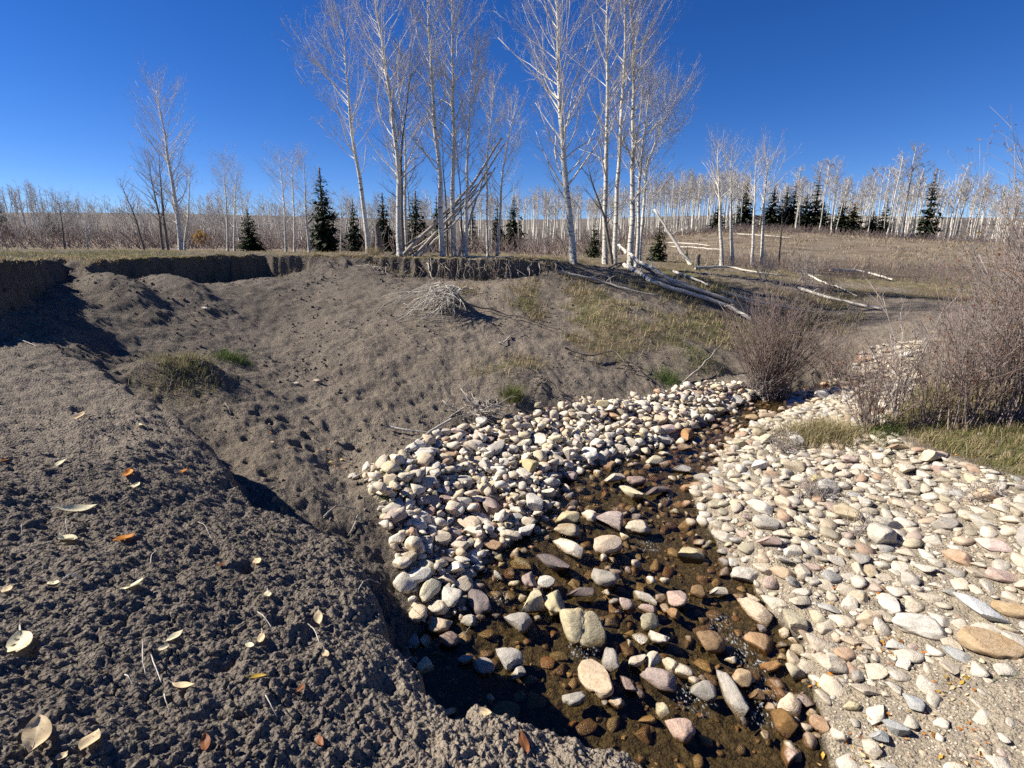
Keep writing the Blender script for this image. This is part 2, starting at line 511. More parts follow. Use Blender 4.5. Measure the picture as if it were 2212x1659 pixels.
GRAVEL_LEFT = region([(785, 1015), (860, 990), (940, 942), (1020, 918), (1090, 915), (1200, 882), (1330, 870), (1480, 840), (1590, 832), (1640, 850)]) + _l[1:-1] + region([(900, 1350), (885, 1300), (868, 1240), (850, 1180), (828, 1110), (800, 1060)])
GRAVEL_RIGHT = _r[::-1] + region([(1860, 760), (1990, 735), (1975, 850), (1900, 905), (1970, 965), (2100, 1005), (2212, 1040)]) + [(9, 3.5), (9, -3), (1.6, -3)]
GRASSY = region([(1060, 625), (1130, 610), (1190, 590), (1300, 600), (1500, 600), (1900, 640), (1850, 720), (1560, 760), (1400, 775), (1200, 800), (1060, 835), (900, 855), (940, 815), (1080, 770), (1180, 735), (1130, 690)])
VERGE = region([(1900, 905), (1990, 830), (2212, 830)]) + [(9, 6), (9, 3.6)] + region([(2212, 1035), (2100, 1000), (1970, 960)])

HOOF = hit(665, 975)

def relief(x, y, d, grass, gravel):
    """Fine relief: clods and cracks in front, trodden soil in the hollow, small lumps elsewhere."""
    r = np.hypot(x, y)
    wx, wy = x + .03 * noise2(x * 16, y * 16, 31), y + .03 * noise2(x * 16, y * 16, 32)
    f1, f2, c1 = worley(wx * 14, wy * 14, 41)
    g1, g2, c2 = worley(wx * 33, wy * 33, 42)
    w1, w2, _ = worley(wx * 60, wy * 60, 49)
    kx, ky = x + .07 * fbm(x * 6, y * 6, 2, 33), y + .07 * fbm(x * 6, y * 6, 2, 34)
    k1, k2, _ = worley(kx * 7.5, ky * 7.5, 43)
    h1, h2, c3 = worley(x * 3.0, y * 3.0, 44)
    n = fbm(x * 34, y * 34, 3, 45)
    lump = fbm(x * 3, y * 3, 4, 46)
    crack = np.clip(1 - (k2 - k1) / .055, 0, 1)
    crumb = sstep(-.35, .35, noise2(x * 2.1, y * 2.1, 47)) * (1 - .55 * sstep(-.8, .3, x))
    hollow = np.clip(1 - h1 / .22, 0, 1) * (c3 > .72)
    mound = (.012 * (.75 - f1) * (.3 + .7 * crumb) * (.3 + 1.4 * c1) + .013 * (.7 - g1) * (.4 + .6 * crumb) * (.2 + 1.6 * c2) + .007 * (.7 - w1) * (.5 + .5 * crumb) + .024 * lump + .009 * n
             + .012 * fbm(x * 11, y * 11, 3, 48) - .021 * crack * (1 - .7 * crumb) - .045 * sstep(0, 1, hollow))
    t1, t2, c4 = worley((x + .05 * lump) * 3.6, (y + .05 * lump) * 3.6, 51)
    pit = np.clip(1 - t1 / .26, 0, 1) * (c4 > .45)
    u1, u2, _ = worley(wx * 11, wy * 11, 53)
    ripple = noise2(x * 1.6 + .5 * lump, y * 7.5, 60)
    hoof = np.exp(-(((x - HOOF[0]) / 1.5) ** 2 + ((y - HOOF[1]) / 1.3) ** 2))
    calm = 1 - .55 * sstep(6.5, 10, y)
    bowl = .030 * lump + (.010 * fbm(x * 10, y * 10, 4, 54, .6) + .007 * (.6 - u1) + .010 * ripple + .006 * n) * calm - (.014 + .060 * hoof) * sstep(0, 1, pit)
    bowl = bowl * np.clip(1.15 - .35 * grass, .5, 1.2)
    grav = .012 * lump + .010 * fbm(x * 14, y * 14, 2, 55)
    top = .03 * lump + .02 * fbm(x * 5, y * 5, 3, 56)
    far = np.clip(1 - (r - 30) / 60, .0, 1)
    cliff = np.clip(1 - np.abs(d['st'] + d['wt'] * .5) / np.maximum(d['wt'], .05), 0, 1) * (d['wt'] < .5)
    out = bowl * (1 - gravel) + grav * gravel
    out = out * (1 - d['a']) + top * far * d['a']
    out = out + cliff * (.06 * fbm(x * 3.5, y * 3.5, 3, 57) + .03 * noise2(x * 11, y * 11, 58))
    out = out * (1 - d['b']) + mound * d['b']
    bed = .014 * (.6 - u1) + .012 * fbm(x * 16, y * 16, 2, 59)
    w = sstep(0, .15, d['sc']) * (1 - d['b'])
    return out * (1 - w) + bed * w

def build_ground():
    az = np.concatenate([np.radians(np.arange(-176, -58, 5.0)), np.arange(math.radians(-56), math.radians(56), .0030), np.radians(np.arange(58, 182, 5.0))])
    R = [.12, .25, .4, .55]
    r = .66
    while r < 400:
        R.append(r)
        r += .0030 * r if r < 4.2 else (.030 if r < 13.8 else (.0065 * r if r < 26 else .03 * r))
    R.append(520.0)
    R = np.array(R)
    A, RR = np.meshgrid(az, R)
    x, y = (RR * np.sin(A)).ravel(), (RR * np.cos(A)).ravel()
    z, d = land(x, y, True)
    def cover(poly, w):
        s, _ = signed(x, y, poly)
        return sstep(-w, w, s)
    gravel = np.maximum(cover(GRAVEL_LEFT, .22), cover(GRAVEL_RIGHT, .25)) * (1 - d['a'])
    near = np.hypot(x, y)
    wet = sstep(-.03, .03, d['sc']) * (1 - d['b'])
    grass = cover(GRASSY, .5) * sstep(-.35, .5, fbm(x * .8, y * .8, 3, 61) + .25) * .62
    grass = np.maximum(grass, cover(VERGE, .3) * .75)
    grass = np.maximum(grass, d['a'] * (.30 + .15 * sstep(13, 20, y) + .4 * sstep(-.4, .3, noise2(x * .5, y * .5, 62))))
    grass = np.where(d['wt'] < .5, grass * sstep(-.12, .04, d['st'] - .02) + grass * (d['st'] < -.8), grass)
    grass = np.clip(grass * (1 - gravel) * (1 - d['b']) * (1 - wet), 0, 1)
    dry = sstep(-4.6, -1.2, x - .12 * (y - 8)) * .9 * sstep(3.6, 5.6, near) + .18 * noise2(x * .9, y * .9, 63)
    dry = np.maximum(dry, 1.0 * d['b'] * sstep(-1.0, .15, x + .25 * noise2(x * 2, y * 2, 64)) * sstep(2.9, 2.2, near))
    dry = dry * (1 - .9 * ((d['wt'] < .4) * np.clip(1 - np.abs(d['st'] + .12) / .5, 0, 1)))  # shade of the steep bank face painted in as darker soil along the brink
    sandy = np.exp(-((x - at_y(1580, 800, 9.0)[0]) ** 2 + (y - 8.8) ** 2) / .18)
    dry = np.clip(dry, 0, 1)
    gravel = np.maximum(gravel, sandy * .8)
    z = z + relief(x, y, d, grass, gravel)
    nR, nA = len(R), len(az)
    V = np.stack([x, y, z], -1)
    idx = np.arange(nR * nA).reshape(nR, nA)
    nxt = np.roll(idx, -1, 1)
    q = np.stack([idx[:-1], idx[1:], nxt[1:], nxt[:-1]], -1).reshape(-1, 4)[:, ::-1]
    cen = len(V)
    V = np.concatenate([V, [[0, 0, z[:nA].mean()]]])
    # vertex normals of the whole sheet, so that its pieces meet without a seam
    e1, e2 = V[q[:, 2]] - V[q[:, 0]], V[q[:, 3]] - V[q[:, 1]]
    fn = np.cross(e1, e2)
    vn = np.zeros_like(V)
    for k in range(4):
        for c in range(3):
            vn[:, c] += np.bincount(q[:, k], fn[:, c], len(V))
    vn /= np.maximum(np.linalg.norm(vn, axis=1, keepdims=True), 1e-12)
    vn[cen] = (0, 0, 1)
    cls = np.full(len(x), 5)
    rr = near
    cls[(d['a'] > .5) & (rr < 28)] = 3
    cls[(d['a'] > .5) & (rr >= 28)] = 4
    cls[gravel > .5] = 2
    cls[d['sc'] > 0] = 1
    cls[d['b'] > .4] = 0
    fc = cls[q[:, 0]]
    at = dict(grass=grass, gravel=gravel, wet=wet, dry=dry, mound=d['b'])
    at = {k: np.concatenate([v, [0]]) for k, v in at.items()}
    tri = np.stack([np.full(nA, cen), nxt[0], idx[0]], -1)
    for c, name in enumerate(('dirt_mound', 'stream_bed', 'gravel_bar', 'meadow', 'hillside', 'dirt_slope')):
        parts = [q[fc == c]]
        if c == 0:
            parts.append(tri)
        used = np.unique(np.concatenate([p.ravel() for p in parts]))
        remap = np.zeros(len(V), np.int64)
        remap[used] = np.arange(len(used))
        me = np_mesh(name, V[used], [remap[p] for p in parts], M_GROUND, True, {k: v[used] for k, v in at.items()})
        me.normals_split_custom_set_from_vertices(vn[used].astype(np.float32))
        link(name, me, kind='structure')
    return V[:-1, 2].reshape(nR, nA), R, az

GZ, GR, GA = build_ground()

def surf(x, y):
    """Height of the built ground, relief included (bilinear in the sheet's own grid)."""
    x, y = np.atleast_1d(np.asarray(x, float)), np.atleast_1d(np.asarray(y, float))
    a, r = np.arctan2(x, y), np.hypot(x, y)
    i = np.clip(np.searchsorted(GR, r) - 1, 0, len(GR) - 2)
    j = np.clip(np.searchsorted(GA, a) - 1, 0, len(GA) - 2)
    fr = np.clip((r - GR[i]) / (GR[i + 1] - GR[i]), 0, 1)
    fa = np.clip((a - GA[j]) / (GA[j + 1] - GA[j]), 0, 1)
    return ((GZ[i, j] * (1 - fa) + GZ[i, j + 1] * fa) * (1 - fr) + (GZ[i + 1, j] * (1 - fa) + GZ[i + 1, j + 1] * fa) * fr)

def surf1(x, y):
    return float(surf(x, y)[0])

def foot(u, v):
    """The point of the built ground seen at a point of the picture."""
    p = hit(u, v)
    return Vector((p[0], p[1], surf1(p[0], p[1])))
# ------------------------------------------------------------------ stones
from mathutils import noise as mnoise

def ico(sub):
    bm = bmesh.new()
    bmesh.ops.create_icosphere(bm, subdivisions=sub, radius=1.0)
    v = np.array([q.co[:] for q in bm.verts])
    f = np.array([[q.index for q in p.verts] for p in bm.faces])
    bm.free()
    return v, f

ICO = {k: ico(k) for k in (1, 2, 3, 4)}

def stone_shape(sub, seed, angular=.5, rough=.06):
    """A water-worn stone: a ball with some broken faces, fitted to a box of half-size 1."""
    v, f = ICO[sub]
    rg = np.random.default_rng(seed)
    p = v.copy()
    e = rg.uniform(.70, 1.0)
    p = np.sign(p) * np.abs(p) ** e
    off = rg.uniform(-50, 50, 3)
    disp = np.array([mnoise.noise(Vector(q * 1.1 + off)) * .26 + mnoise.noise(Vector(q * 2.4 + off)) * rough * 1.6 for q in v])
    p = p * (1 + disp)[:, None]
    for k in range(int(4 + 9 * angular)):
        n = rg.normal(size=3)
        n /= np.linalg.norm(n)
        d = rg.uniform(.36, .80)
        over = p @ n - d
        cut = np.maximum(over, 0)
        p = p - n * (cut * rg.uniform(.86, 1.0))[:, None]
    if sub >= 4:
        p = p * (1 + np.array([mnoise.noise(Vector(q * 6 + off)) * .022 + mnoise.noise(Vector(q * 14 + off)) * .010 for q in v]))[:, None]
    c = (p.max(0) + p.min(0)) / 2
    return (p - c) / ((p.max(0) - p.min(0)) / 2), f

def stone_material(name, c1, c2, c3, stain=.35, tint=False):
    N = NT(name)
    ob = N.n('ObjectInfo')
    P = N.obj() if not tint else N.pos()
    sh = N.n('VectorMath', {0: P, 1: (0, 0, 0)}, operation='ADD')
    if not tint:
        cmb = N.n('CombineXYZ', {'X': N.math('MULTIPLY', ob.outputs['Random'], 37.0), 'Y': N.math('MULTIPLY', ob.outputs['Random'], 91.0)})
        N.t.links.new(cmb.outputs[0], sh.inputs[1])
    V = sh.outputs[0]
    k = 1.0 if not tint else 9.0
    n1 = N.noise(V, 1.3 * k, 5, .62, .6)
    n2 = N.noise(V, 5.5 * k, 4, .6)
    n3 = N.noise(V, 22.0 * k, 3, .7)
    vein = N.noise(N.n('Mapping', {'Vector': V, 'Scale': (1.0, .35, 2.4), 'Rotation': (.4, .7, .3)}).outputs[0], 4.0 * k, 3, .55, 1.2)
    col = N.mix(N.map(n1, .35, .65), c1, c2)
    col = N.mix(N.map(vein, .52, .70, 0, .65), col, c3)
    if tint:
        col = N.mix(.85, col, N.n('Attribute', attribute_name='tint').outputs['Color'], 'MULTIPLY')
    else:
        col = N.mix(N.map(n1, .53, .68, 0, stain), col, (.30, .17, .07))
        hv = N.n('HueSaturation', {'Color': col, 'Value': N.map(ob.outputs['Random'], 0, 1, .80, 1.18), 'Saturation': N.map(ob.outputs['Random'], 0, 1, 1.2, .75)})
        col = hv.outputs[0]
    col = N.mix(N.map(n2, .55, .72, 0, .45), col, (.45, .42, .36), 'MULTIPLY')
    col = N.mix(N.map(n3, .58, .75, 0, .35), col, (.14, .125, .10))
    # the part that stands in the water is dark and shiny
    G = N.n('SeparateXYZ', {'Vector': N.pos()})
    lev = N.math('SUBTRACT', G.outputs['Z'], N.math('ADD', N.math('MULTIPLY', G.outputs['Y'], .073), -2.919))
    wetf = N.map(N.math('ADD', lev, N.math('MULTIPLY', N.math('SUBTRACT', n2, .5), .06)), .032, .008)
    col = N.mix(wetf, col, N.mix(1.0, col, (.36, .29, .20), 'MULTIPLY'))
    h = N.math('ADD', N.math('MULTIPLY', n2, .6), N.math('MULTIPLY', n3, .35))
    h = N.math('ADD', h, N.math('MULTIPLY', N.map(vein, .5, .6), -.25))
    N.surface(col, N.map(wetf, 0, 1, .82, .22), N.bump(h, .010, .75), .3)
    return N.m

STONE = {
    'cream': stone_material('stone_cream', (.56, .485, .36), (.42, .35, .25), (.62, .56, .45)),
    'white': stone_material('stone_white', (.60, .56, .475), (.47, .435, .37), (.34, .32, .28), .12),
    'tan': stone_material('stone_tan', (.43, .315, .195), (.54, .44, .315), (.33, .22, .125), .4),
    'rust': stone_material('stone_rust', (.37, .205, .095), (.47, .32, .185), (.23, .125, .07), .5),
    'mauve': stone_material('stone_mauve', (.265, .20, .175), (.37, .29, .245), (.19, .145, .135), .25),
    'purple': stone_material('stone_purple', (.115, .092, .090), (.175, .14, .13), (.26, .21, .18), .15),
    'yellow': stone_material('stone_yellow', (.52, .435, .235), (.44, .385, .255), (.56, .50, .365), .3),
    'grey': stone_material('stone_grey', (.33, .305, .265), (.43, .395, .34), (.24, .225, .20), .2),
    'blue': stone_material('stone_blue_grey', (.36, .37, .365), (.47, .475, .455), (.29, .30, .30), .1),
    'pink': stone_material('stone_pink', (.44, .30, .24), (.52, .405, .33), (.33, .22, .18), .25),
    'brown': stone_material('stone_brown', (.19, .115, .055), (.28, .18, .09), (.12, .075, .04), .3),
    'olive': stone_material('stone_olive', (.42, .375, .255), (.54, .485, .35), (.27, .24, .15), .25),
}
M_TINT = stone_material('stone_mixed', (1.0, .97, .92), (.80, .75, .68), (1.08, 1.02, .92), tint=True)

N_SHAPE = 16
SHAPES = {s: [] for s in (3, 4)}
for s in (3, 4):
    for k in range(N_SHAPE):
        v, f = stone_shape(s, 100 + k, (k % 4) / 3.0)
        me = np_mesh('stone', v, f, STONE['cream'])
        if k % 4 >= 2:
            me.set_sharp_from_angle(angle=math.radians(30))
        SHAPES[s].append(me)

STONES = []          # (x, y, half-length, half-width) of every stone laid so far
LANDMARKS = []
COLOUR_WORD = {'cream': 'cream', 'white': 'whitish', 'tan': 'tan', 'rust': 'rusty orange', 'mauve': 'mauve brown', 'purple': 'dark purple grey', 'yellow': 'pale yellow',
               'grey': 'grey', 'blue': 'bluish grey', 'pink': 'pinkish', 'brown': 'brown', 'olive': 'olive grey'}

def lay_stone(x, y, hl, hw, hh, yaw, colour, shape, label, group, sink=.28, fine=False, tilt=None, z=None):
    me = SHAPES[4 if fine else 3][shape % N_SHAPE]
    o = link('stone', me, None, None, label, 'stone', group)
    o.scale = (hl, hw, hh)
    t = tilt if tilt is not None else (random.uniform(-.22, .22), random.uniform(-.22, .22))
    o.rotation_euler = (t[0], t[1], yaw)
    zz = surf1(x, y) if z is None else z
    o.location = (x, y, zz + hh * (1 - 2 * sink))
    o.material_slots[0].link = 'OBJECT'
    o.material_slots[0].material = STONE[colour]
    STONES.append((x, y, max(hl, hw), zz))
    return o

def stone_at(u, v, L, W, ang, colour, shape, label, group, sink=.25, flat=.74, fine=True, tilt=None):
    """A stone measured in the picture: centre, long and short size and the slant of its long side."""
    p = on_water(u, v + .22 * W) if group == G_WATER else hit(u, v + .30 * W)
    dep = p[1] * CP - p[2] * SP
    a = math.radians(ang)
    d1 = ray(u + .5 * L * math.cos(a), v + .5 * L * math.sin(a))
    d0 = ray(u - .5 * L * math.cos(a), v - .5 * L * math.sin(a))
    q1, q0 = d1 * (p[2] / d1[2]), d0 * (p[2] / d0[2])
    dx, dy = q1[0] - q0[0], q1[1] - q0[1]
    px = dep / F
    length = min(math.hypot(dx, dy), L * px * 1.25)
    hl, hw = length / 2 * 1.04, W * px / 2 * 1.06
    z = None
    if group == G_WATER:
        z, sink = float(water_level(p[1])), .36
    return lay_stone(p[0], p[1], hl, hw, hw * flat, math.atan2(dy, dx), colour, shape, label, group, sink, fine, tilt, z)

G_WATER, G_HEAP, G_BAR = 'stones standing in the creek', 'stones in the heap on the far bank of the creek', 'stones on the pale gravel bar'
W, H, B = G_WATER, G_HEAP, G_BAR
NOTED = [
    (1256, 1346, 100, 80, 28, 'olive', 0, 'largest creek boulder, olive and cream, split by a deep slanting crack', W),
    (1283, 1465, 88, 54, 52, 'tan', 4, 'orange tan slab with broken left edge standing in the creek', W),
    (1423, 1463, 82, 42, 18, 'mauve', 8, 'long dark brown oval stone lying over cobbles in mid creek', W),
    (1240, 1506, 48, 34, -15, 'grey', 12, 'smooth grey oval stone at the edge of the bank shadow', W),
    (1378, 1136, 54, 34, 0, 'cream', 8, 'cream loaf-shaped block alone in the upper creek', W),
    (1314, 1177, 60, 44, -5, 'tan', 4, 'round-backed tan boulder above the dark grey boulder in mid creek', W),
    (1306, 1245, 58, 48, 8, 'grey', 12, 'grey round boulder casting a black shadow in mid creek', W),
    (1254, 1274, 58, 34, 8, 'purple', 3, 'dark purple broken block beside the grey round boulder', W),
    (1198, 1211, 62, 42, 30, 'purple', 7, 'dark angular slab with a pale vein at the creek edge', W),
    (1227, 1179, 68, 31, 25, 'cream', 8, 'long curved cream stone above the dark angular slab', W),
    (1152, 1298, 54, 52, 5, 'yellow', 2, 'pale yellow square block left of the cracked boulder', W),
    (1198, 1299, 60, 43, 80, 'yellow', 12, 'upright yellowish egg stone touching the cracked boulder', W),
    (1116, 1339, 50, 45, 20, 'grey', 6, 'speckled grey stone with pointed base below the yellow block', W),
    (1033, 1292, 66, 40, 70, 'purple', 5, 'purple brown upright stone at the foot of the heap', W),
    (975, 1285, 54, 45, 70, 'white', 11, 'grey white angular stone leaning at the foot of the heap', H),
    (930, 1269, 64, 36, -60, 'olive', 8, 'long mossy olive stone leaning right at the foot of the heap', H),
    (907, 1245, 54, 31, -15, 'white', 4, 'flat white stone behind the long mossy stone', H),
    (1013, 1339, 36, 27, 0, 'white', 8, 'small white oval stone just outside the bank shadow', W),
    (948, 1343, 52, 46, 10, 'tan', 12, 'tan boulder half inside the bank shadow', H),
    (970, 1379, 44, 37, 0, 'mauve', 0, 'round boulder wholly inside the bank shadow, left one', W),
    (1096, 1416, 50, 47, 40, 'grey', 6, 'grey boulder with its top edge lit in the bank shadow', W),
    (1116, 1449, 32, 29, -20, 'white', 3, 'pale three-cornered stone at the rim of the bank shadow', W),
    (1045, 1440, 41, 33, 20, 'grey', 4, 'grey stone in the middle of the bank shadow', W),
    (1006, 1422, 30, 28, 10, 'grey', 7, 'small grey stone in the bank shadow beside two others', W),
    (1143, 1251, 42, 30, 82, 'mauve', 12, 'brown upright oval stone above the yellow block', W),
    (1180, 1258, 36, 27, 5, 'white', 4, 'speckled white stone above the yellow egg stone', W),
    (1063, 1092, 48, 38, 80, 'mauve', 7, 'brownish pointed stone standing at the water edge of the heap', H),
    (1152, 1080, 48, 34, 70, 'white', 6, 'white tooth-shaped stone standing at the water edge', H),
    (1227, 1143, 59, 33, 4, 'cream', 8, 'cream oval stone under the pale yellow humped one', W),
    (1225, 1116, 54, 32, 0, 'yellow', 1, 'pale yellow humped stone above the cream oval in the creek', W),
    (1321, 1118, 52, 44, 30, 'mauve', 2, 'mauve block with shaded right side in the upper creek', W),
    (1274, 1112, 34, 27, 20, 'cream', 8, 'cream cobble between the yellow humped stone and the mauve block', W),
    (1393, 1287, 56, 27, 15, 'white', 14, 'white ridged stone on top of a pinkish brown one', W),
    (1400, 1314, 44, 20, 8, 'pink', 8, 'thin pinkish brown stone under the white ridged stone', W),
    (1461, 1288, 46, 42, 60, 'pink', 1, 'pinkish grey round stone right of the white ridged stone', W),
    (1454, 1323, 30, 24, 20, 'rust', 8, 'small brown wet stone under the pinkish round stone', W),
    (1404, 1343, 42, 34, -35, 'olive', 4, 'olive stone half wet right of the cracked boulder', W),
    (1422, 1375, 47, 29, 20, 'cream', 12, 'cream flat stone with an orange leaf beside it', W),
    (1317, 1420, 50, 35, 80, 'grey', 8, 'grey upright oval stone below the cracked boulder', W),
    (1375, 1425, 38, 34, 0, 'cream', 7, 'cream stone with dark top in mid creek', W),
    (1409, 1424, 42, 33, -20, 'cream', 2, 'cream stone with shaded right half above the long oval', W),
    (1447, 1434, 40, 28, 35, 'yellow', 8, 'yellow cream flat stone above the long dark oval', W),
    (1357, 1472, 42, 26, 70, 'mauve', 3, 'mauve brick-shaped stone left of the long dark oval', W),
    (1467, 1569, 60, 46, 40, 'pink', 5, 'pink wedge stone half sunk in shallow water', W),
    (1429, 1530, 33, 28, 60, 'yellow', 8, 'yellowish round stone above the pink wedge', W),
    (1519, 1490, 56, 40, 10, 'grey', 5, 'grey angular stone left of the long finger stone', W),
    (1578, 1492, 106, 37, 58, 'grey', 8, 'long grey finger stone pointing towards the near bank', W),
    (1599, 1461, 50, 42, 15, 'tan', 1, 'lumpy orange tan stone above the finger stone', W),
    (1633, 1496, 32, 30, 10, 'brown', 3, 'brown square wet stone right of the finger stone', W),
    (1689, 1553, 66, 45, 52, 'brown', 8, 'brown egg-shaped boulder with a pale lower end', W),
    (1767, 1564, 48, 31, 45, 'rust', 4, 'wet rusty brown stone at the right water edge', W),
    (1628, 1314, 84, 39, 36, 'tan', 8, 'long tan stone with orange top at the right water edge', W),
    (1711, 1334, 50, 39, 50, 'olive', 6, 'greenish grey stone with light ridges on the right shore', B),
    (1534, 1382, 64, 54, 20, 'brown', 0, 'round brown boulder overrun by water', W),
    (1549, 1274, 42, 26, 5, 'cream', 3, 'pale block between wet stones in the right channel', W),
    (1509, 1276, 36, 30, 0, 'brown', 8, 'wet yellow brown stone left of the pale block', W),
    (1723, 1405, 36, 25, 10, 'cream', 8, 'small cream oval stone on the right shore', B),
    (1664, 1436, 40, 26, -10, 'rust', 12, 'wet orange stone in the right channel', W),
    (1876, 1332, 54, 36, 15, 'tan', 1, 'tan round stone on the bar left of the banded white boulder', B),
    (1918, 1303, 48, 31, 45, 'white', 4, 'white oval stone pointing at the banded boulder', B),
    (1853, 1287, 47, 29, 20, 'cream', 8, 'cream egg stone on the gravel bar', B),
    (1988, 1343, 128, 62, 10, 'white', 8, 'large smooth banded white boulder in the gravel', B),
    (2110, 1299, 98, 50, 45, 'blue', 3, 'grey white wedge boulder beside the tan slab', B),
    (2136, 1382, 146, 68, 20, 'tan', 4, 'largest tan slab at the right side of the bar', B),
    (2192, 1308, 104, 50, 15, 'tan', 12, 'long tan slab partly cut off by the picture edge', B),
    (2067, 1406, 74, 30, 30, 'blue', 8, 'white slab sunk in the sand below the banded boulder', B),
    (2067, 1200, 70, 34, 20, 'rust', 8, 'rusty tan flat stone on the bar above the wedge boulder', B),
    (2166, 1238, 78, 36, 10, 'pink', 4, 'pinkish flat slab near the right edge of the bar', B),
    (2040, 1125, 56, 36, 20, 'grey', 1, 'grey rounded stone with twigs in front, upper bar', B),
    (2121, 1127, 56, 32, 35, 'white', 7, 'white angular stone on the upper bar', B),
    (1878, 1229, 40, 23, 60, 'cream', 8, 'right one of two leaning cream oval stones on the bar', B),
    (1853, 1227, 38, 22, 60, 'cream', 12, 'left one of two leaning cream oval stones on the bar', B),
    (1689, 1233, 56, 27, 20, 'tan', 8, 'long tan flat stone above the right water edge', B),
    (1734, 1233, 38, 29, -70, 'cream', 4, 'cream upright stone next to the long tan flat stone', B),
    (1973, 1515, 56, 31, 45, 'blue', 11, 'bluish grey wedge stone at the edge of the sand', B),
    (1938, 1566, 56, 38, 40, 'blue', 7, 'bluish grey angular stone, lower of the pair near the sand', B),
    (1898, 1584, 40, 33, 20, 'blue', 3, 'bluish grey three-cornered stone by the lower shore', B),
    (1880, 1611, 48, 31, 50, 'cream', 8, 'cream oval stone standing on end by the lower shore', B),
    (1810, 1589, 44, 28, 30, 'cream', 12, 'cream oval stone beside the wet rusty stone', B),
    (1853, 1458, 26, 21, -30, 'white', 4, 'small white stone alone on grey gravel', B),
    (1640, 1092, 60, 28, 20, 'white', 8, 'pale flat stone on the upper right shore', B),
    (1693, 1083, 46, 30, 35, 'tan', 12, 'tan oval stone at the foot of the dry twigs', B),
    (1653, 1127, 58, 32, 10, 'white', 4, 'broad pale stone under the pale flat stone', B),
    (1660, 1166, 52, 27, 8, 'pink', 3, 'pinkish brown block on the right shore', B),
    (1560, 1159, 48, 25, 25, 'white', 8, 'long white stone where the right shore bulges', B),
    (1754, 1254, 27, 24, 0, 'white', 12, 'small bright white round stone on the bar', B),
    (1765, 1330, 42, 24, 40, 'olive', 8, 'olive oval stone right of the greenish grey one', B),
    (1296, 871, 38, 24, 5, 'yellow', 1, 'yellow lumpy rock at the top of the heap', H),
    (1260, 897, 32, 29, 30, 'white', 7, 'grey white angular boulder at the top of the heap', H),
    (1325, 898, 32, 20, 40, 'rust', 3, 'rusty orange stone on top of the heap', H),
    (1426, 905, 32, 28, 40, 'tan', 1, 'orange tan boulder near the upstream end of the heap', H),
    (1446, 925, 40, 22, -15, 'pink', 4, 'pinkish flat boulder at the upstream water edge', H),
    (1483, 938, 40, 30, -20, 'rust', 2, 'rusty angular boulder standing in the upstream shallows', W),
    (1272, 978, 40, 32, 60, 'white', 5, 'marbled white boulder at the water edge of the heap', H),
    (1165, 948, 42, 27, 42, 'white', 4, 'white elongated stone leaning in the middle of the heap', H),
    (1143, 1004, 42, 36, 60, 'yellow', 2, 'pale yellow wedge boulder in the middle of the heap', H),
    (1228, 1026, 34, 26, 10, 'pink', 6, 'pink cream stone at the head of the pool', H),
    (1325, 1029, 42, 26, -8, 'tan', 3, 'tan slab with a sheer shaded right end in the pool', W),
    (1375, 1036, 40, 28, 0, 'mauve', 12, 'grey brown boulder behind the yellow angular one', W),
    (1366, 1062, 46, 31, 30, 'yellow', 7, 'yellow angular boulder with broken right face in the pool', W),
    (1416, 1056, 52, 28, -10, 'purple', 3, 'dark purple boulder right of the yellow angular one', W),
    (1415, 994, 36, 23, -10, 'yellow', 5, 'yellowish angular stone in the upper pool', W),
    (1120, 1068, 37, 24, -8, 'cream', 12, 'cream stone left of the white tooth stone', H),
    (1378, 940, 29, 21, 25, 'yellow', 8, 'pale yellow rounded stone at the upstream water edge', H),
    (1472, 1010, 40, 26, 10, 'grey', 3, 'grey square stone on the far side of the pool', W),
    (1001, 1036, 33, 28, 30, 'white', 6, 'whitish stone with dark right side in the left heap', H),
    (1040, 907, 29, 26, 40, 'white', 1, 'white and yellow stone beside the driftwood tangle', H),
    (1029, 995, 44, 23, -5, 'tan', 8, 'tan flat boulder in the left part of the heap', H),
    (968, 981, 36, 22, 5, 'rust', 3, 'rusty flat stone beside the long branch', H),
    (1002, 1088, 38, 30, -10, 'white', 4, 'whitish round stone at the left of the heap', H),
    (968, 1078, 31, 29, 20, 'mauve', 7, 'mauve angular stone at the left of the heap', H),
    (1013, 1127, 46, 30, 20, 'tan', 5, 'tan and white stone in the lower heap', H),
    (954, 1163, 36, 32, 10, 'cream', 4, 'cream square-backed stone in the lower heap', H),
    (982, 1150, 30, 28, 80, 'mauve', 6, 'brown upright stone beside the cream square-backed one', H),
    (1063, 1171, 38, 29, 20, 'rust', 3, 'orange block at the water edge of the lower heap', H),
    (1135, 1141, 37, 32, -15, 'white', 7, 'white angular stone right at the water', H),
    (961, 1206, 42, 30, 15, 'purple', 7, 'dark purple angular stone in the lower heap', H),
    (883, 1202, 38, 31, -15, 'cream', 12, 'cream stone at the lower left rim of the heap', H),
    (921, 1184, 29, 26, 20, 'blue', 2, 'bluish white stone at the left rim of the heap', H),
    (919, 1221, 44, 27, 20, 'olive', 8, 'olive cream flat stone at the left rim of the heap', H),
    (1863, 919, 42, 19, 0, 'white', 8, 'white oval stone at the edge of the grass verge', B),
    (1661, 899, 42, 20, -5, 'tan', 4, 'tan flat stone in the upstream channel', W),
    (1625, 901, 33, 18, 0, 'tan', 8, 'orange tan oval stone in the upstream channel', W),
    (1721, 950, 35, 34, 0, 'white', 0, 'round pale boulder beside the straw grass clump', B),
    (1935, 963, 46, 20, 0, 'tan', 3, 'tan flat stone below the grass verge', B),
    (684, 823, 15, 11, 10, 'tan', 3, 'lone tan stone with a shadow on the bare slope', 'pale stones strewn over the dirt slope'),
    (640, 827, 12, 8, 0, 'white', 4, 'small white stone left of the lone tan one on the slope', 'pale stones strewn over the dirt slope'),
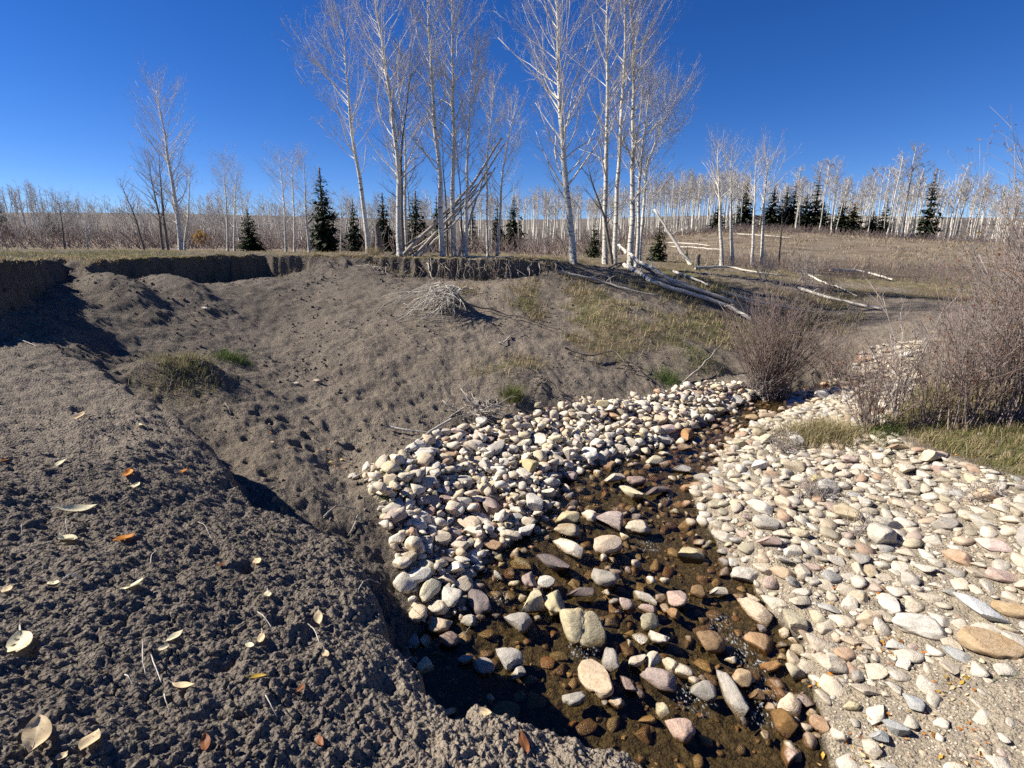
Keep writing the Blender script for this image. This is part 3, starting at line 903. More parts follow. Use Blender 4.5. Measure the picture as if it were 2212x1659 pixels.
    (763, 1026, 22, 16, -10, 'white', 8, 'white stone lying on dirt left of the heap', 'pale stones strewn over the dirt slope'),
    (443, 669, 14, 8, 5, 'white', 3, 'white stone in the shade of the left cliff', 'pale stones strewn over the dirt slope'),
    (845, 1010, 16, 12, 0, 'grey', 6, 'small grey stone on dirt beside the longest driftwood branch', 'pale stones strewn over the dirt slope'),
    (1895, 839, 36, 19, 0, 'white', 8, 'white boulder behind the bare shrub upstream', B),
]
for k, (u, v, L, Wd, ang, colr, shp, lab, grp) in enumerate(NOTED):
    flat = .62 if colr in ('purple',) else .78
    big = L > 70 and grp == B
    tl = (random.uniform(-.12, .12), random.uniform(-.12, .12))
    o = stone_at(u, v, L, Wd, ang, colr, shp, lab, grp, sink=.34 if big else .26, flat=.6 if big else flat, tilt=tl)
    LANDMARKS.append((o.location.x, o.location.y, lab))

# the deep crack of the largest creek boulder: its mesh is its own
def crack_boulder(o):
    v, f = stone_shape(4, 100, .25)
    d = v[:, 0] * .9 + v[:, 1] * .25 - .10 + .07 * np.sin(v[:, 1] * 4)
    dep = np.exp(-(d / .065) ** 2) * np.clip(v[:, 2] + .8, 0, 1)
    v = v * (1 - .34 * dep)[:, None]
    o.data = np_mesh('stone', v, f, STONE['olive'])
    o.material_slots[0].link = 'OBJECT'
    o.material_slots[0].material = STONE['olive']
crack_boulder(next(o for o in COL.objects if o.get('label') == NOTED[0][7]))

def free(x, y, r, slack=.85):
    for (a, b, s, _) in STONES:
        if (a - x) ** 2 + (b - y) ** 2 < ((s + r) * slack) ** 2:
            return False
    return True

def scatter(poly, n, rmin, rmax, tries=40, power=2.2, slack=.85, ok=None):
    P = np.array(poly)
    lo, hi = P.min(0), P.max(0)
    hi = np.minimum(hi, (9.5, 12))
    out = []
    t = 0
    while len(out) < n and t < n * tries:
        t += 1
        x, y = random.uniform(lo[0], hi[0]), random.uniform(lo[1], hi[1])
        if y < .9:
            continue
        u, v, dep = project(np.array([x, y, -2.4]))
        if not (-60 < u < 2270 and v < 1720):
            continue
        if not inside(np.array([x]), np.array([y]), P)[0]:
            continue
        r = rmin + (rmax - rmin) * random.random() ** power
        if (ok and not ok(x, y, r)) or not free(x, y, r, slack):
            continue
        out.append((x, y, r))
        STONES.append((x, y, r, 0))
    return out

def in_creek(x, y):
    return signed(np.array([x]), np.array([y]), CREEK)[0][0]

PAL_HEAP = ['cream'] * 9 + ['white'] * 9 + ['tan', 'tan', 'rust', 'mauve', 'grey', 'yellow', 'yellow', 'yellow', 'pink', 'olive']
PAL_BAR = ['cream'] * 8 + ['white'] * 9 + ['tan', 'tan', 'pink', 'grey', 'blue', 'yellow', 'olive', 'rust']
PAL_WATER = ['brown', 'brown', 'tan', 'rust', 'cream', 'white', 'olive', 'grey', 'mauve', 'pink', 'purple', 'yellow']
MORE = []
for poly, n, r0, r1, pal, grp in ((GRAVEL_LEFT, 84, .06, .135, PAL_HEAP, G_HEAP), (GRAVEL_RIGHT, 66, .055, .14, PAL_BAR, G_BAR), (CREEK, 46, .05, .12, PAL_WATER, G_WATER)):
    okf = (lambda x, y, r: in_creek(x, y) > .05) if grp == G_WATER else ((lambda x, y, r: in_creek(x, y) < .02) if grp == G_HEAP else (lambda x, y, r: in_creek(x, y) < .02 and not (x > 1.9 and y < 2.6 and random.random() < .9)))
    for x, y, r in scatter(poly, n, r0, r1, 60, 1.6, .95, okf):
        MORE.append((x, y, r, random.choice(pal), grp))

def side_of(x, y, lx, ly):
    dx, dy = x - lx, y - ly
    if abs(dx) > abs(dy) * 1.1:
        return 'right of' if dx > 0 else 'left of'
    return 'behind' if dy > 0 else 'in front of'

def short(lab):
    w = lab.split(' ')
    for stop in ('with', 'at', 'in', 'on', 'beside', 'between', 'left', 'right', 'above', 'below', 'behind', 'under', 'half', 'casting', 'standing', 'lying', 'leaning', 'split', 'alone', 'near', 'where', 'just', 'touching', 'partly', 'sunk', 'over', 'overrun', 'pointing', 'wholly', 'next', 'by'):
        if stop in w[2:]:
            w = w[:2 + w[2:].index(stop)]
    return ' '.join(w).rstrip(',')

USED = {}
ORD = ['', 'second ', 'third ', 'fourth ', 'fifth ', 'sixth ', 'seventh ', 'eighth ', 'ninth ', 'tenth ']
def unique_label(base, tail):
    k = USED.get((base, tail), 0)
    USED[(base, tail)] = k + 1
    return (ORD[min(k, 9)] + base + ' ' + tail).strip()

MORE.sort(key=lambda m: min((m[0] - l[0]) ** 2 + (m[1] - l[1]) ** 2 for l in LANDMARKS))
for x, y, r, colr, grp in MORE:
    l = min(LANDMARKS, key=lambda l: (x - l[0]) ** 2 + (y - l[1]) ** 2)
    size = 'small' if r < .07 else ('middling' if r < .095 else 'large')
    lab = unique_label(f"{size} {COLOUR_WORD[colr]} cobble", f"{side_of(x, y, l[0], l[1])} the {short(l[2])}")
    asp = random.uniform(.62, .92)
    STONES.pop() if False else None
    lay_stone(x, y, r, r * asp, r * asp * random.uniform(.6, .85), random.uniform(0, math.pi), colr, random.randrange(N_SHAPE), ' '.join(lab.split()[:16]), grp,
              random.uniform(.18, .32) if grp != G_WATER else random.uniform(.2, .4), r > .085)

# ---- the rest of the stones: too many to count, one object for each place
def stuff_stones(name, items, sub_big, label=None):
    """items: (x, y, z, half-length, half-width, half-height, yaw, tilt a, tilt b, colour)"""
    VV, FF, TT, base = [], [], [], 0
    lib = {s: [stone_shape(s, 300 + k, (k % 4) / 3.0)[0] for k in range(12)] for s in (1, 2, 3)}
    for (x, y, z, a, b, c, yaw, ta, tb, colr) in items:
        far = math.hypot(x, y)
        px = a * 1000 / far
        s = 1 if px < 5 else (2 if px < 17 else 3)
        v = random.choice(lib[s]) * (a, b, c)
        R = np.array(Euler((ta, tb, yaw)).to_matrix())
        v = v @ R.T + (x, y, z)
        VV.append(v)
        FF.append(ICO[s][1] + base)
        base += len(v)
        TT.append(np.tile(colr, (len(v), 1)))
    me = np_mesh(name, np.concatenate(VV), np.concatenate(FF), M_TINT, True, {'tint': np.concatenate(TT)})
    o = link(name, me, kind='stuff')
    if label:
        o['label'] = label
    return o

TINT = {'cream': (.58, .50, .375), 'white': (.63, .585, .49), 'tan': (.50, .39, .26), 'rust': (.38, .22, .11), 'mauve': (.30, .23, .20), 'purple': (.16, .13, .125),
        'yellow': (.60, .51, .32), 'grey': (.36, .335, .29), 'blue': (.42, .425, .41), 'pink': (.46, .33, .27), 'brown': (.20, .125, .06), 'olive': (.32, .28, .17)}

def many(poly, n, rlo, rhi, pal, power, lift, cond, bury=.25, seed=1):
    rg = np.random.default_rng(seed)
    P = np.array(poly)
    lo, hi = P.min(0), np.minimum(P.max(0), (9.5, 12))
    lo = np.maximum(lo, (-9, .8))
    x, y = rg.uniform(lo[0], hi[0], n), rg.uniform(lo[1], hi[1], n)
    u, v, dep = project(np.stack([x, y, np.full(n, -2.4)], -1))
    r = rlo + (rhi - rlo) * rg.random(n) ** power
    sc_ = signed(x, y, CREEK)[0]
    keep = inside(x, y, P) & (u > -80) & (u < 2290) & (v < 1740) & cond(x, y, r, sc_, rg) & (r * F / dep > 2.2)
    keep &= (signed(x, y, MOUND_EDGE)[0] < -.05)
    x, y, r = x[keep], y[keep], r[keep]
    z = surf(x, y)
    S = np.array([(a, b, s) for a, b, s, _ in STONES])
    order = np.argsort(-r)
    out = []
    cell = {}
    for i in order:
        if len(S) and np.any((S[:, 0] - x[i]) ** 2 + (S[:, 1] - y[i]) ** 2 < (S[:, 2] * .8 + r[i] * .35) ** 2):
            continue
        c = (int(x[i] / .15), int(y[i] / .15))
        bad = False
        for a in (-1, 0, 1):
            for b in (-1, 0, 1):
                for (px_, py_, pr) in cell.get((c[0] + a, c[1] + b), ()):
                    if (px_ - x[i]) ** 2 + (py_ - y[i]) ** 2 < ((pr + r[i]) * .72) ** 2:
                        bad = True
                        break
                if bad:
                    break
            if bad:
                break
        if bad:
            continue
        cell.setdefault(c, []).append((x[i], y[i], r[i]))
        asp = rg.uniform(.6, .95)
        hh = r[i] * asp * rg.uniform(.5, .85)
        t = np.array(TINT[pal[rg.integers(len(pal))]]) * rg.uniform(.78, 1.18)
        out.append((x[i], y[i], z[i] + hh * (1 - 2 * bury) + lift * rg.random(), r[i], r[i] * asp, hh, rg.uniform(0, 3.14), rg.normal() * .25, rg.normal() * .25, t))
    return out

heap = many(GRAVEL_LEFT, 16000, .018, .10, PAL_HEAP, 1.15, .03, lambda x, y, r, s, g: s < .05, .2, 11)
heap += many(GRAVEL_LEFT, 14000, .016, .05, PAL_HEAP, 1.8, .02, lambda x, y, r, s, g: s < .05, .1, 14)
heap += [(x, y, z + .05, a, b, c, w, t1, t2, t) for (x, y, z, a, b, c, w, t1, t2, t) in many(GRAVEL_LEFT, 3500, .03, .07, PAL_HEAP, 1.5, .05, lambda x, y, r, s, g: (s < -.12) & (s > -1.1), .1, 15)]
stuff_stones('cobble_heap', heap, 2)
bar = many(GRAVEL_RIGHT, 150000, .008, .085, PAL_BAR, 3.6, .0, lambda x, y, r, s, g: (s < .05) & ~((x > 1.55 + .5 * noise2(y * 1.3, x, 5)) & (y < 2.75) & (g.random(len(x)) < .86) & (r > .010)), .36, 12)
bar = [(x, y, z - .12 * c, a, b, c * .72, w, t1 * .6, t2 * .6, t * .78) for (x, y, z, a, b, c, w, t1, t2, t) in bar]
stuff_stones('bar_cobbles', bar, 2)
wet_st = many(CREEK, 9000, .014, .075, PAL_WATER, 2.0, .0, lambda x, y, r, s, g: s > .0, .38, 13)
wet_st += [(x, y, float(water_level(y)) + c * .05, a, b, c, w, t1, t2, t) for (x, y, z, a, b, c, w, t1, t2, t) in many(CREEK, 3600, .028, .075, PAL_WATER + ['cream', 'white', 'tan'] * 3, 1.5, .0, lambda x, y, r, s, g: (s > .0) & (noise2(x * 1.5, y * 1.5, 88) + .5 * np.exp(-s / .25) > .12), .3, 16)]
stuff_stones('streambed_stones', wet_st, 2)

# ------------------------------------------------------------------ water
def water_material():
    N = NT('creek_water')
    P = N.pos()
    flow = N.n('Mapping', {'Vector': P, 'Rotation': (0, 0, .55), 'Scale': (1.0, .5, 1.0)}).outputs[0]
    big = N.noise(flow, 7.0, 3, .55, .8)
    small = N.noise(flow, 42.0, 4, .65, .6)
    rif = N.attr('riffle')
    h = N.math('ADD', N.math('MULTIPLY', big, .8), N.math('MULTIPLY', small, N.map(rif, 0, 1, .22, 1.1)))
    nrm = N.bump(h, .012, .6)
    soft = N.bump(h, .003, .5)
    tr = N.n('BsdfTransparent', {'Color': (.90, .83, .69, 1)})
    gl = N.n('BsdfGlossy', {'Color': (1, 1, 1, 1), 'Roughness': .09, 'Normal': nrm})
    cosv = N.math('ABSOLUTE', N.n('VectorMath', {0: N.n('NewGeometry').outputs['Incoming'], 1: soft}, operation='DOT_PRODUCT').outputs['Value'])
    fre = N.math('ADD', .02, N.math('MULTIPLY', .98, N.math('POWER', N.math('SUBTRACT', 1.0, cosv, True), 5.0)))
    mx = N.n('MixShader', {0: fre, 1: tr.outputs[0], 2: gl.outputs[0]})
    foam = N.n('BsdfDiffuse', {'Color': (.75, .78, .80, 1), 'Normal': nrm})
    ff = N.math('MULTIPLY', N.map(N.noise(flow, 60.0, 3, .7), .56, .68), N.map(rif, .35, 1, 0, .75), True)
    mx2 = N.n('MixShader', {0: ff, 1: mx.outputs[0], 2: foam.outputs[0]})
    N.t.links.new(mx2.outputs[0], N.out.inputs['Surface'])
    return N.m

RIFFLES = [tuple(on_water(u, v)[:2]) + (s,) for u, v, s in ((1258, 1408, .13), (1600, 1395, .17), (1560, 1350, .12), (1500, 1510, .14), (1660, 1500, .15), (1650, 1545, .12), (1310, 1350, .08), (1080, 1290, .10), (1400, 1180, .12), (1440, 1075, .08), (1640, 1440, .12), (1330, 1100, .08), (1700, 905, .2))]

def build_water():
    xs, ys = np.arange(-1.3, 6.6, .022), np.arange(.6, 9.8, .022)
    X, Yy = np.meshgrid(xs, ys)
    x, y = X.ravel(), Yy.ravel()
    s, _ = signed(x, y, CREEK)
    rif = np.zeros(len(x))
    for a, b, w in RIFFLES:
        rif = np.maximum(rif, np.exp(-((x - a) ** 2 + (y - b) ** 2) / (w * w)))
    z = water_level(y) + .004 * noise2(x * 5, y * 5, 71) + .0035 * noise2(x * 13, y * 13, 72) + rif * (.012 * noise2(x * 16, y * 16, 73))
    idx = np.arange(len(x)).reshape(X.shape)
    q = np.stack([idx[:-1, :-1], idx[:-1, 1:], idx[1:, 1:], idx[1:, :-1]], -1).reshape(-1, 4)
    q = q[(s[q] > -.16).any(1)]
    used = np.unique(q)
    rm = np.zeros(len(x), np.int64)
    rm[used] = np.arange(len(used))
    me = np_mesh('creek_water', np.stack([x, y, z], -1)[used], rm[q], water_material(), True, {'riffle': rif[used]})
    link('creek_water', me, kind='structure')
build_water()
# ------------------------------------------------------------------ tubes: trunks, branches, roots, sticks
class Tubes:
    def __init__(self):
        self.g = {}
    def add(self, pts, rad, sides=3):
        self.g.setdefault((len(pts), sides), []).append((pts, rad))
    def mesh(self, name, mat):
        VV, FF, base = [], [], 0
        for (n, s), rows in self.g.items():
            P = np.array([r[0] for r in rows], float)
            Rr = np.array([r[1] for r in rows], float)
            T = np.gradient(P, axis=1)
            T /= np.maximum(np.linalg.norm(T, axis=2, keepdims=True), 1e-9)
            ref = np.where(np.abs(T[:, :1, 2:3]) > .9, np.array([[[1.0, 0, 0]]]), np.array([[[0, 0, 1.0]]]))
            A = np.cross(T, ref)
            A /= np.maximum(np.linalg.norm(A, axis=2, keepdims=True), 1e-9)
            B = np.cross(T, A)
            th = np.arange(s) * 2 * np.pi / s
            V = P[:, :, None, :] + Rr[:, :, None, None] * (np.cos(th)[None, None, :, None] * A[:, :, None, :] + np.sin(th)[None, None, :, None] * B[:, :, None, :])
            N_ = len(rows)
            idx = base + np.arange(N_ * n * s).reshape(N_, n, s)
            q = np.stack([idx[:, :-1], np.roll(idx, -1, 2)[:, :-1], np.roll(idx, -1, 2)[:, 1:], idx[:, 1:]], -1).reshape(-1, 4)
            VV.append(V.reshape(-1, 3))
            FF.append(q)
            base += N_ * n * s
            if s > 3:
                cap = idx[:, [0, -1], :].reshape(-1, s)
                FF.append(cap)
        return np_mesh(name, np.concatenate(VV), FF, mat, True)

def bent(p0, d, length, n, rg, wobble=.12, lift=0.0, droop=0.0):
    """A wandering line of n points from p0 along d."""
    d = np.array(d, float)
    d /= np.linalg.norm(d)
    pts = [np.array(p0, float)]
    step = length / (n - 1)
    for k in range(n - 1):
        d = d + rg.normal(size=3) * wobble + np.array([0, 0, lift - droop])
        d /= np.linalg.norm(d)
        pts.append(pts[-1] + d * step)
    return np.array(pts)

def bark_material():
    N = NT('aspen_bark')
    P = N.obj()
    n1 = N.noise(P, 2.2, 4, .6)
    st = N.noise(N.n('Mapping', {'Vector': P, 'Scale': (1.5, 1.5, 9.0)}).outputs[0], 2.6, 4, .62, .4)
    fine = N.noise(N.n('Mapping', {'Vector': P, 'Scale': (3, 3, 22.0)}).outputs[0], 6.0, 3, .6)
    col = N.mix(N.map(n1, .35, .65), (.64, .61, .535), (.52, .49, .42))
    col = N.mix(N.map(st, .57, .66), col, (.075, .065, .055))
    col = N.mix(N.map(fine, .58, .72, 0, .6), col, (.17, .15, .125))
    low = N.map(N.math('ADD', N.n('SeparateXYZ', {'Vector': P}).outputs['Z'], N.math('MULTIPLY', n1, .8)), 1.15, .35)
    col = N.mix(N.math('MULTIPLY', low, N.map(N.noise(P, 14.0, 3, .65), .42, .56)), col, (.085, .075, .062))
    N.surface(col, .8, N.bump(st, .02, .6), .25)
    return N.m

def wood_material(name, a, b, c, scale=(3, 3, 3), rough=.85):
    N = NT(name)
    P = N.obj()
    n1 = N.noise(N.n('Mapping', {'Vector': P, 'Scale': scale}).outputs[0], 2.5, 4, .6, .3)
    n2 = N.noise(P, 21.0, 3, .6)
    rnd = N.n('ObjectInfo').outputs['Random']
    col = N.mix(N.map(n1, .35, .65), a, b)
    col = N.mix(N.map(n2, .52, .7, 0, .7), col, c)
    col = N.n('HueSaturation', {'Color': col, 'Value': N.map(rnd, 0, 1, .82, 1.15)}).outputs[0]
    N.surface(col, rough, N.bump(n2, .006, .6), .2)
    return N.m

M_BARK = bark_material()
M_TWIG = wood_material('aspen_twig', (.50, .465, .41), (.37, .34, .30), (.22, .195, .17))
M_LIMB = wood_material('aspen_limb', (.68, .64, .56), (.54, .50, .435), (.26, .235, .20))
M_TWIG_FAR = wood_material('aspen_twig_far', (.43, .395, .35), (.34, .305, .27), (.24, .215, .19))
M_DARKWOOD = wood_material('dark_bark', (.10, .085, .072), (.18, .155, .135), (.05, .043, .038))
M_DEAD = wood_material('weathered_wood', (.50, .455, .385), (.34, .30, .25), (.17, .145, .12), (2, 2, 9))
M_LOG = wood_material('bleached_log', (.62, .58, .50), (.50, .46, .39), (.16, .14, .12), (4, 4, 4))
M_ROOT = wood_material('root_wood', (.22, .185, .15), (.13, .105, .085), (.36, .32, .27))
M_SHRUB = wood_material('shrub_stem', (.20, .142, .12), (.29, .24, .21), (.12, .08, .07))
M_SHRUB_GREY = wood_material('shrub_stem_grey', (.38, .345, .315), (.27, .235, .215), (.17, .135, .12))

def leafy(name, cols, trans=.25):
    N = NT(name)
    n = N.noise(N.pos(), 3.0, 3, .7)
    rnd = N.n('TexWhiteNoise', {'Vector': N.n('VectorMath', {0: N.pos(), 1: (9, 9, 9)}, operation='MULTIPLY').outputs[0]})
    col = N.ramp(N.map(n, .3, .7), [(i / (len(cols) - 1), c) for i, c in enumerate(cols)])
    d = N.n('BsdfPrincipled', {'Base Color': col, 'Roughness': .75, 'Specular IOR Level': .2})
    t = N.n('BsdfTranslucent', {'Color': col})
    m = N.n('MixShader', {0: trans, 1: d.outputs[0], 2: t.outputs[0]})
    N.t.links.new(m.outputs[0], N.out.inputs['Surface'])
    return N.m

M_NEEDLE = leafy('fir_needles', [(.016, .026, .014), (.028, .042, .020), (.045, .058, .026)], .1)
M_NEEDLE2 = leafy('young_fir_needles', [(.030, .045, .018), (.055, .070, .028), (.09, .095, .04)], .12)
M_AUTUMN = leafy('autumn_leaves', [(.13, .045, .022), (.22, .09, .03), (.36, .22, .05), (.10, .06, .035)], .35)
M_REDLEAF = leafy('red_brown_leaves', [(.10, .04, .026), (.17, .06, .032), (.24, .10, .045)], .3)
M_GOLD = leafy('golden_leaves', [(.50, .28, .04), (.60, .38, .07), (.38, .20, .04)], .4)
M_STRAW = leafy('straw_grass', [(.24, .19, .11), (.38, .31, .18), (.30, .24, .135)], .25)
M_GREENGR = leafy('green_grass', [(.10, .115, .038), (.18, .18, .065), (.28, .245, .11)], .3)
M_HERB = leafy('green_herb', [(.05, .09, .02), (.09, .14, .035), (.15, .17, .05)], .3)

def trunk_line(rows, y, n):
    """Points of a trunk through picture points (u, v) that all stand about y away; the foot on the ground."""
    b = at_y(rows[0][0], rows[0][1], y)
    b[2] = surf1(b[0], b[1])
    P = [b]
    for u, v in rows[1:]:
        P.append(at_y(u, v, y))
    P = np.array(P)
    s = np.concatenate([[0], np.cumsum(np.linalg.norm(np.diff(P, axis=0), axis=1))])
    t = np.linspace(0, s[-1], n)
    return np.stack([np.interp(t, s, P[:, k]) for k in range(3)], -1), s[-1]

def branch_fan(T, p0, d, length, r0, rg, twigs, sub, up=.10, sides=4, wob=.12, limbs=None):
    n = 6
    pts = bent(p0, d, length, n, rg, wob, up)
    rad = np.linspace(r0, r0 * .22, n)
    (limbs or T).add(pts, rad, sides)
    for k in range(twigs):
        t = rg.uniform(.18, 1.0)
        i = min(int(t * (n - 1)), n - 2)
        q = pts[i] + (pts[i + 1] - pts[i]) * (t * (n - 1) - i)
        dd = (pts[i + 1] - pts[i]) / np.linalg.norm(pts[i + 1] - pts[i]) + rg.normal(size=3) * .55 + np.array([0, 0, .18])
        L = length * rg.uniform(.16, .42) * (1.15 - .5 * t)
        tp = bent(q, dd, L, 4, rg, .20, .10)
        r1 = max(r0 * .19 * (1 - .4 * t), .0021)
        T.add(tp, np.linspace(r1, r1 * .45, 4), 3)
        for j in range(sub):
            s = rg.uniform(.15, 1)
            i2 = min(int(s * 3), 2)
            q2 = tp[i2] + (tp[i2 + 1] - tp[i2]) * (s * 3 - i2)
            d2 = (tp[i2 + 1] - tp[i2]) / np.linalg.norm(tp[i2 + 1] - tp[i2]) + rg.normal(size=3) * .42 + np.array([0, 0, .15])
            T.add(np.array([q2, q2 + d2 / np.linalg.norm(d2) * L * rg.uniform(.3, .7)]), [r1 * .5, r1 * .32], 3)

def aspen_meshes(pts, r0, crown, spread, seed, nb=46, twigs=9, sub=4, lean=(0, 0), bark=None, twig=None, angle=(.55, 1.05)):
    rg = np.random.default_rng(seed)
    n = len(pts)
    H = pts[-1, 2] - pts[0, 2]
    wander = np.cumsum(rg.normal(size=(n, 3)) * H * .0035, axis=0)
    wander[:, 2] = 0
    pts = pts + wander - wander[0]
    rad = r0 * (1 - np.linspace(0, 1, n) ** 1.15 * .9)
    rad[0] *= 1.22
    o = pts[0].copy()
    loc = pts - o
    Tt = Tubes()
    loc0 = loc.copy()
    loc0[0, 2] -= .15
    Tt.add(loc0, rad, 9)
    Tb, Tl = Tubes(), Tubes()
    for k in range(nb):
        t = crown + (1 - crown) * ((k + rg.random()) / nb) ** .75
        f = t * (n - 1)
        i = min(int(f), n - 2)
        p = loc[i] + (loc[i + 1] - loc[i]) * (f - i)
        a = rg.uniform(0, 2 * np.pi)
        el = rg.uniform(*angle) * (1 if t < .8 else 1.15)
        prof = math.sin(math.pi * min(.98, (.22 + .78 * (1 - (t - crown) / (1 - crown)) ** .8))) * .55 + .45 * (1 - (t - crown) / (1 - crown)) + .12
        L = spread * prof * rg.uniform(.6, 1.15)
        d = np.array([math.cos(a) * math.cos(el) + lean[0], math.sin(a) * math.cos(el) + lean[1], math.sin(el)])
        r = max(np.interp(t, np.linspace(0, 1, n), rad) * rg.uniform(.24, .42), .006)
        branch_fan(Tb, p, d, L, r, rg, twigs, sub, limbs=Tl)
    return o, Tt.mesh('trunk', bark or M_BARK), Tl.mesh('limbs', bark or M_LIMB), Tb.mesh('twigs', twig or M_TWIG)

LAND_TREES = []

def aspen(rows, y, w, crown, spread, label, group, seed, nb=46, twigs=9, sub=4, lean=(0, 0), bark=None, twig=None, cat='tree', angle=(.5, 1.05), name='aspen_tree'):
    pts, H = trunk_line(rows, y, 12)
    dep = pts[0][1] * CP - pts[0][2] * SP
    o, tm, lm_, bm_ = aspen_meshes(pts, w * dep / F / 2, crown, spread, seed, nb, twigs, sub, lean, bark, twig, angle)
    t = thing(name, label, cat, tuple(o), group)
    link('trunk', tm, t)
    link('limbs', lm_, t)['kind'] = 'stuff'
    link('twigs', bm_, t)['kind'] = 'stuff'
    LAND_TREES.append((rows[0][0], y, label))
    return t

G_FRONT = 'tall bare aspens along the bank'
FRONT = [
    ([(795, 546), (781, 392), (759, 240), (749, 104), (741, 60)], 13.6, 10.5, .36, 2.1, 'leftmost tall aspen of the bank, curving left, with a long low limb', (-.25, 0), 38, None),
    ([(863, 552), (855, 320), (835, 160), (815, 0), (800, -110)], 13.0, 12, .22, 2.4, 'tall aspen with a dark twin stem behind, second from the left on the bank', (-.12, 0), 54, None),
    ([(880, 552), (875, 304), (862, 200), (858, 150)], 14.2, 7, .30, 1.5, 'slim white aspen just right of the dark twinned one', (.05, 0), 34, None),
    ([(957, 556), (939, 280), (927, 80), (918, -90)], 13.0, 12, .30, 1.9, 'straight white aspen leaning left beside the heap of leaning poles', (0, 0), 46, None),
    ([(981, 556), (981, 280), (981, 80), (983, -70)], 13.4, 11, .30, 1.9, 'grey sided upright aspen in the middle of the leaning poles', (.05, 0), 46, None),
    ([(1007, 556), (1013, 280), (1023, 180), (1030, 120)], 13.2, 8.5, .40, 1.5, 'thinner aspen right of the leaning poles with a pale knot', (.05, 0), 36, None),
    ([(1054, 556), (1053, 360), (1062, 240), (1068, 180)], 14.0, 5.5, .35, 1.0, 'very slender pale aspen right of the leaning poles', (0, 0), 26, None),
    ([(1072, 556), (1083, 380), (1099, 288), (1112, 240)], 14.0, 7, .30, 1.3, 'slender aspen that props the tops of the leaning poles', (.1, 0), 30, None),
    ([(1239, 566), (1227, 420), (1211, 260), (1203, 80), (1196, -70)], 13.6, 16, .22, 2.6, 'thickest aspen of the bank, scarred grey foot and wide crown', (-.10, 0), 62, None),
    ([(1307, 572), (1306, 280), (1309, 80), (1312, -90)], 15.2, 12, .26, 1.9, 'straight aspen at the left of the right-hand clump', (0, 0), 46, None),
    ([(1328, 574), (1335, 400), (1347, 200), (1355, 0), (1360, -100)], 15.4, 11, .34, 1.9, 'smooth white aspen leaning right in the middle of the right-hand clump', (.1, 0), 40, None),
    ([(1361, 575), (1367, 280), (1366, 120), (1370, -50)], 15.3, 13, .24, 2.1, 'banded white aspen in the right-hand clump', (.08, 0), 48, None),
    ([(1373, 577), (1379, 400), (1395, 280), (1405, 200)], 15.6, 9, .32, 1.9, 'aspen with dark upper limbs at the right of the right-hand clump', (.2, 0), 38, None),
    ([(1380, 577), (1399, 360), (1436, 262), (1462, 215)], 15.8, 8, .36, 1.9, 'rightmost aspen of the clump, bending right into a broad dark crown', (.35, 0), 40, None),
]
for k, (rows, y, w, cr, sp, lab, ln, nb, mt) in enumerate(FRONT):
    aspen(rows, y, w, cr, sp, lab, G_FRONT, 500 + k, nb + 6, 12, 5, ln)
G_DARK = 'thin dark dead stems among the bank aspens'
for k, (rows, y, w, cr, sp, lab, nb) in enumerate([
    ([(870, 552), (862, 330), (868, 250), (880, 130)], 13.3, 7, .25, 1.6, 'black bare stem twined up the second aspen', 30),
    ([(968, 556), (958, 360), (950, 240)], 13.8, 4.5, .3, 1.0, 'thin dark stem between the two aspens over the leaning poles', 18),
    ([(1000, 556), (993, 400), (984, 290)], 13.8, 4.5, .3, .9, 'thin dark crooked stem under the grey sided aspen', 16),
    ([(1323, 573), (1306, 465), (1281, 400), (1268, 350)], 15.0, 8.5, .35, 1.2, 'dark dead tree leaning left out of the right-hand clump', 22),
    ([(893, 552), (888, 470), (876, 385)], 13.6, 4, .3, .9, 'low crooked dark stem right of the slim white aspen', 14)]):
    aspen(rows, y, w, cr, sp, lab, G_DARK, 540 + k, nb, 8, 3, (0, 0), M_DARKWOOD, M_DARKWOOD, 'dead tree', (.3, 1.0), 'dead_tree')

G_SLOPE = 'aspens standing at the foot of the hill'
for k, (rows, y, w, cr, sp, lab, nb) in enumerate([
    ([(1559, 577), (1556, 450), (1550, 318)], 20.5, 8.5, .48, 1.5, 'tall white aspen at the foot of the hill, first of four from the left', 30),
    ([(1583, 576), (1580, 460), (1581, 345)], 20.5, 8, .50, 1.6, 'tall white aspen at the foot of the hill, second of four', 30),
    ([(1624, 573), (1629, 460), (1632, 350)], 21.5, 7, .52, 1.3, 'tall white aspen at the foot of the hill, third of four', 26),
    ([(1645, 573), (1648, 440), (1660, 342)], 21.5, 8, .48, 1.7, 'forked white aspen at the foot of the hill, fourth of four', 32)]):
    aspen(rows, y, w, cr, sp, lab, G_SLOPE, 560 + k, nb, 9, 4, (0, 0), None, M_TWIG_FAR)
aspen([(1683, 573), (1690, 440)], 21.5, 4.5, .35, .7, 'thin dark dead snag right of the four hill aspens', None, 570, 14, 5, 2, (0, 0), M_DARKWOOD, M_DARKWOOD, 'dead tree', (.2, .8), 'dead_tree')

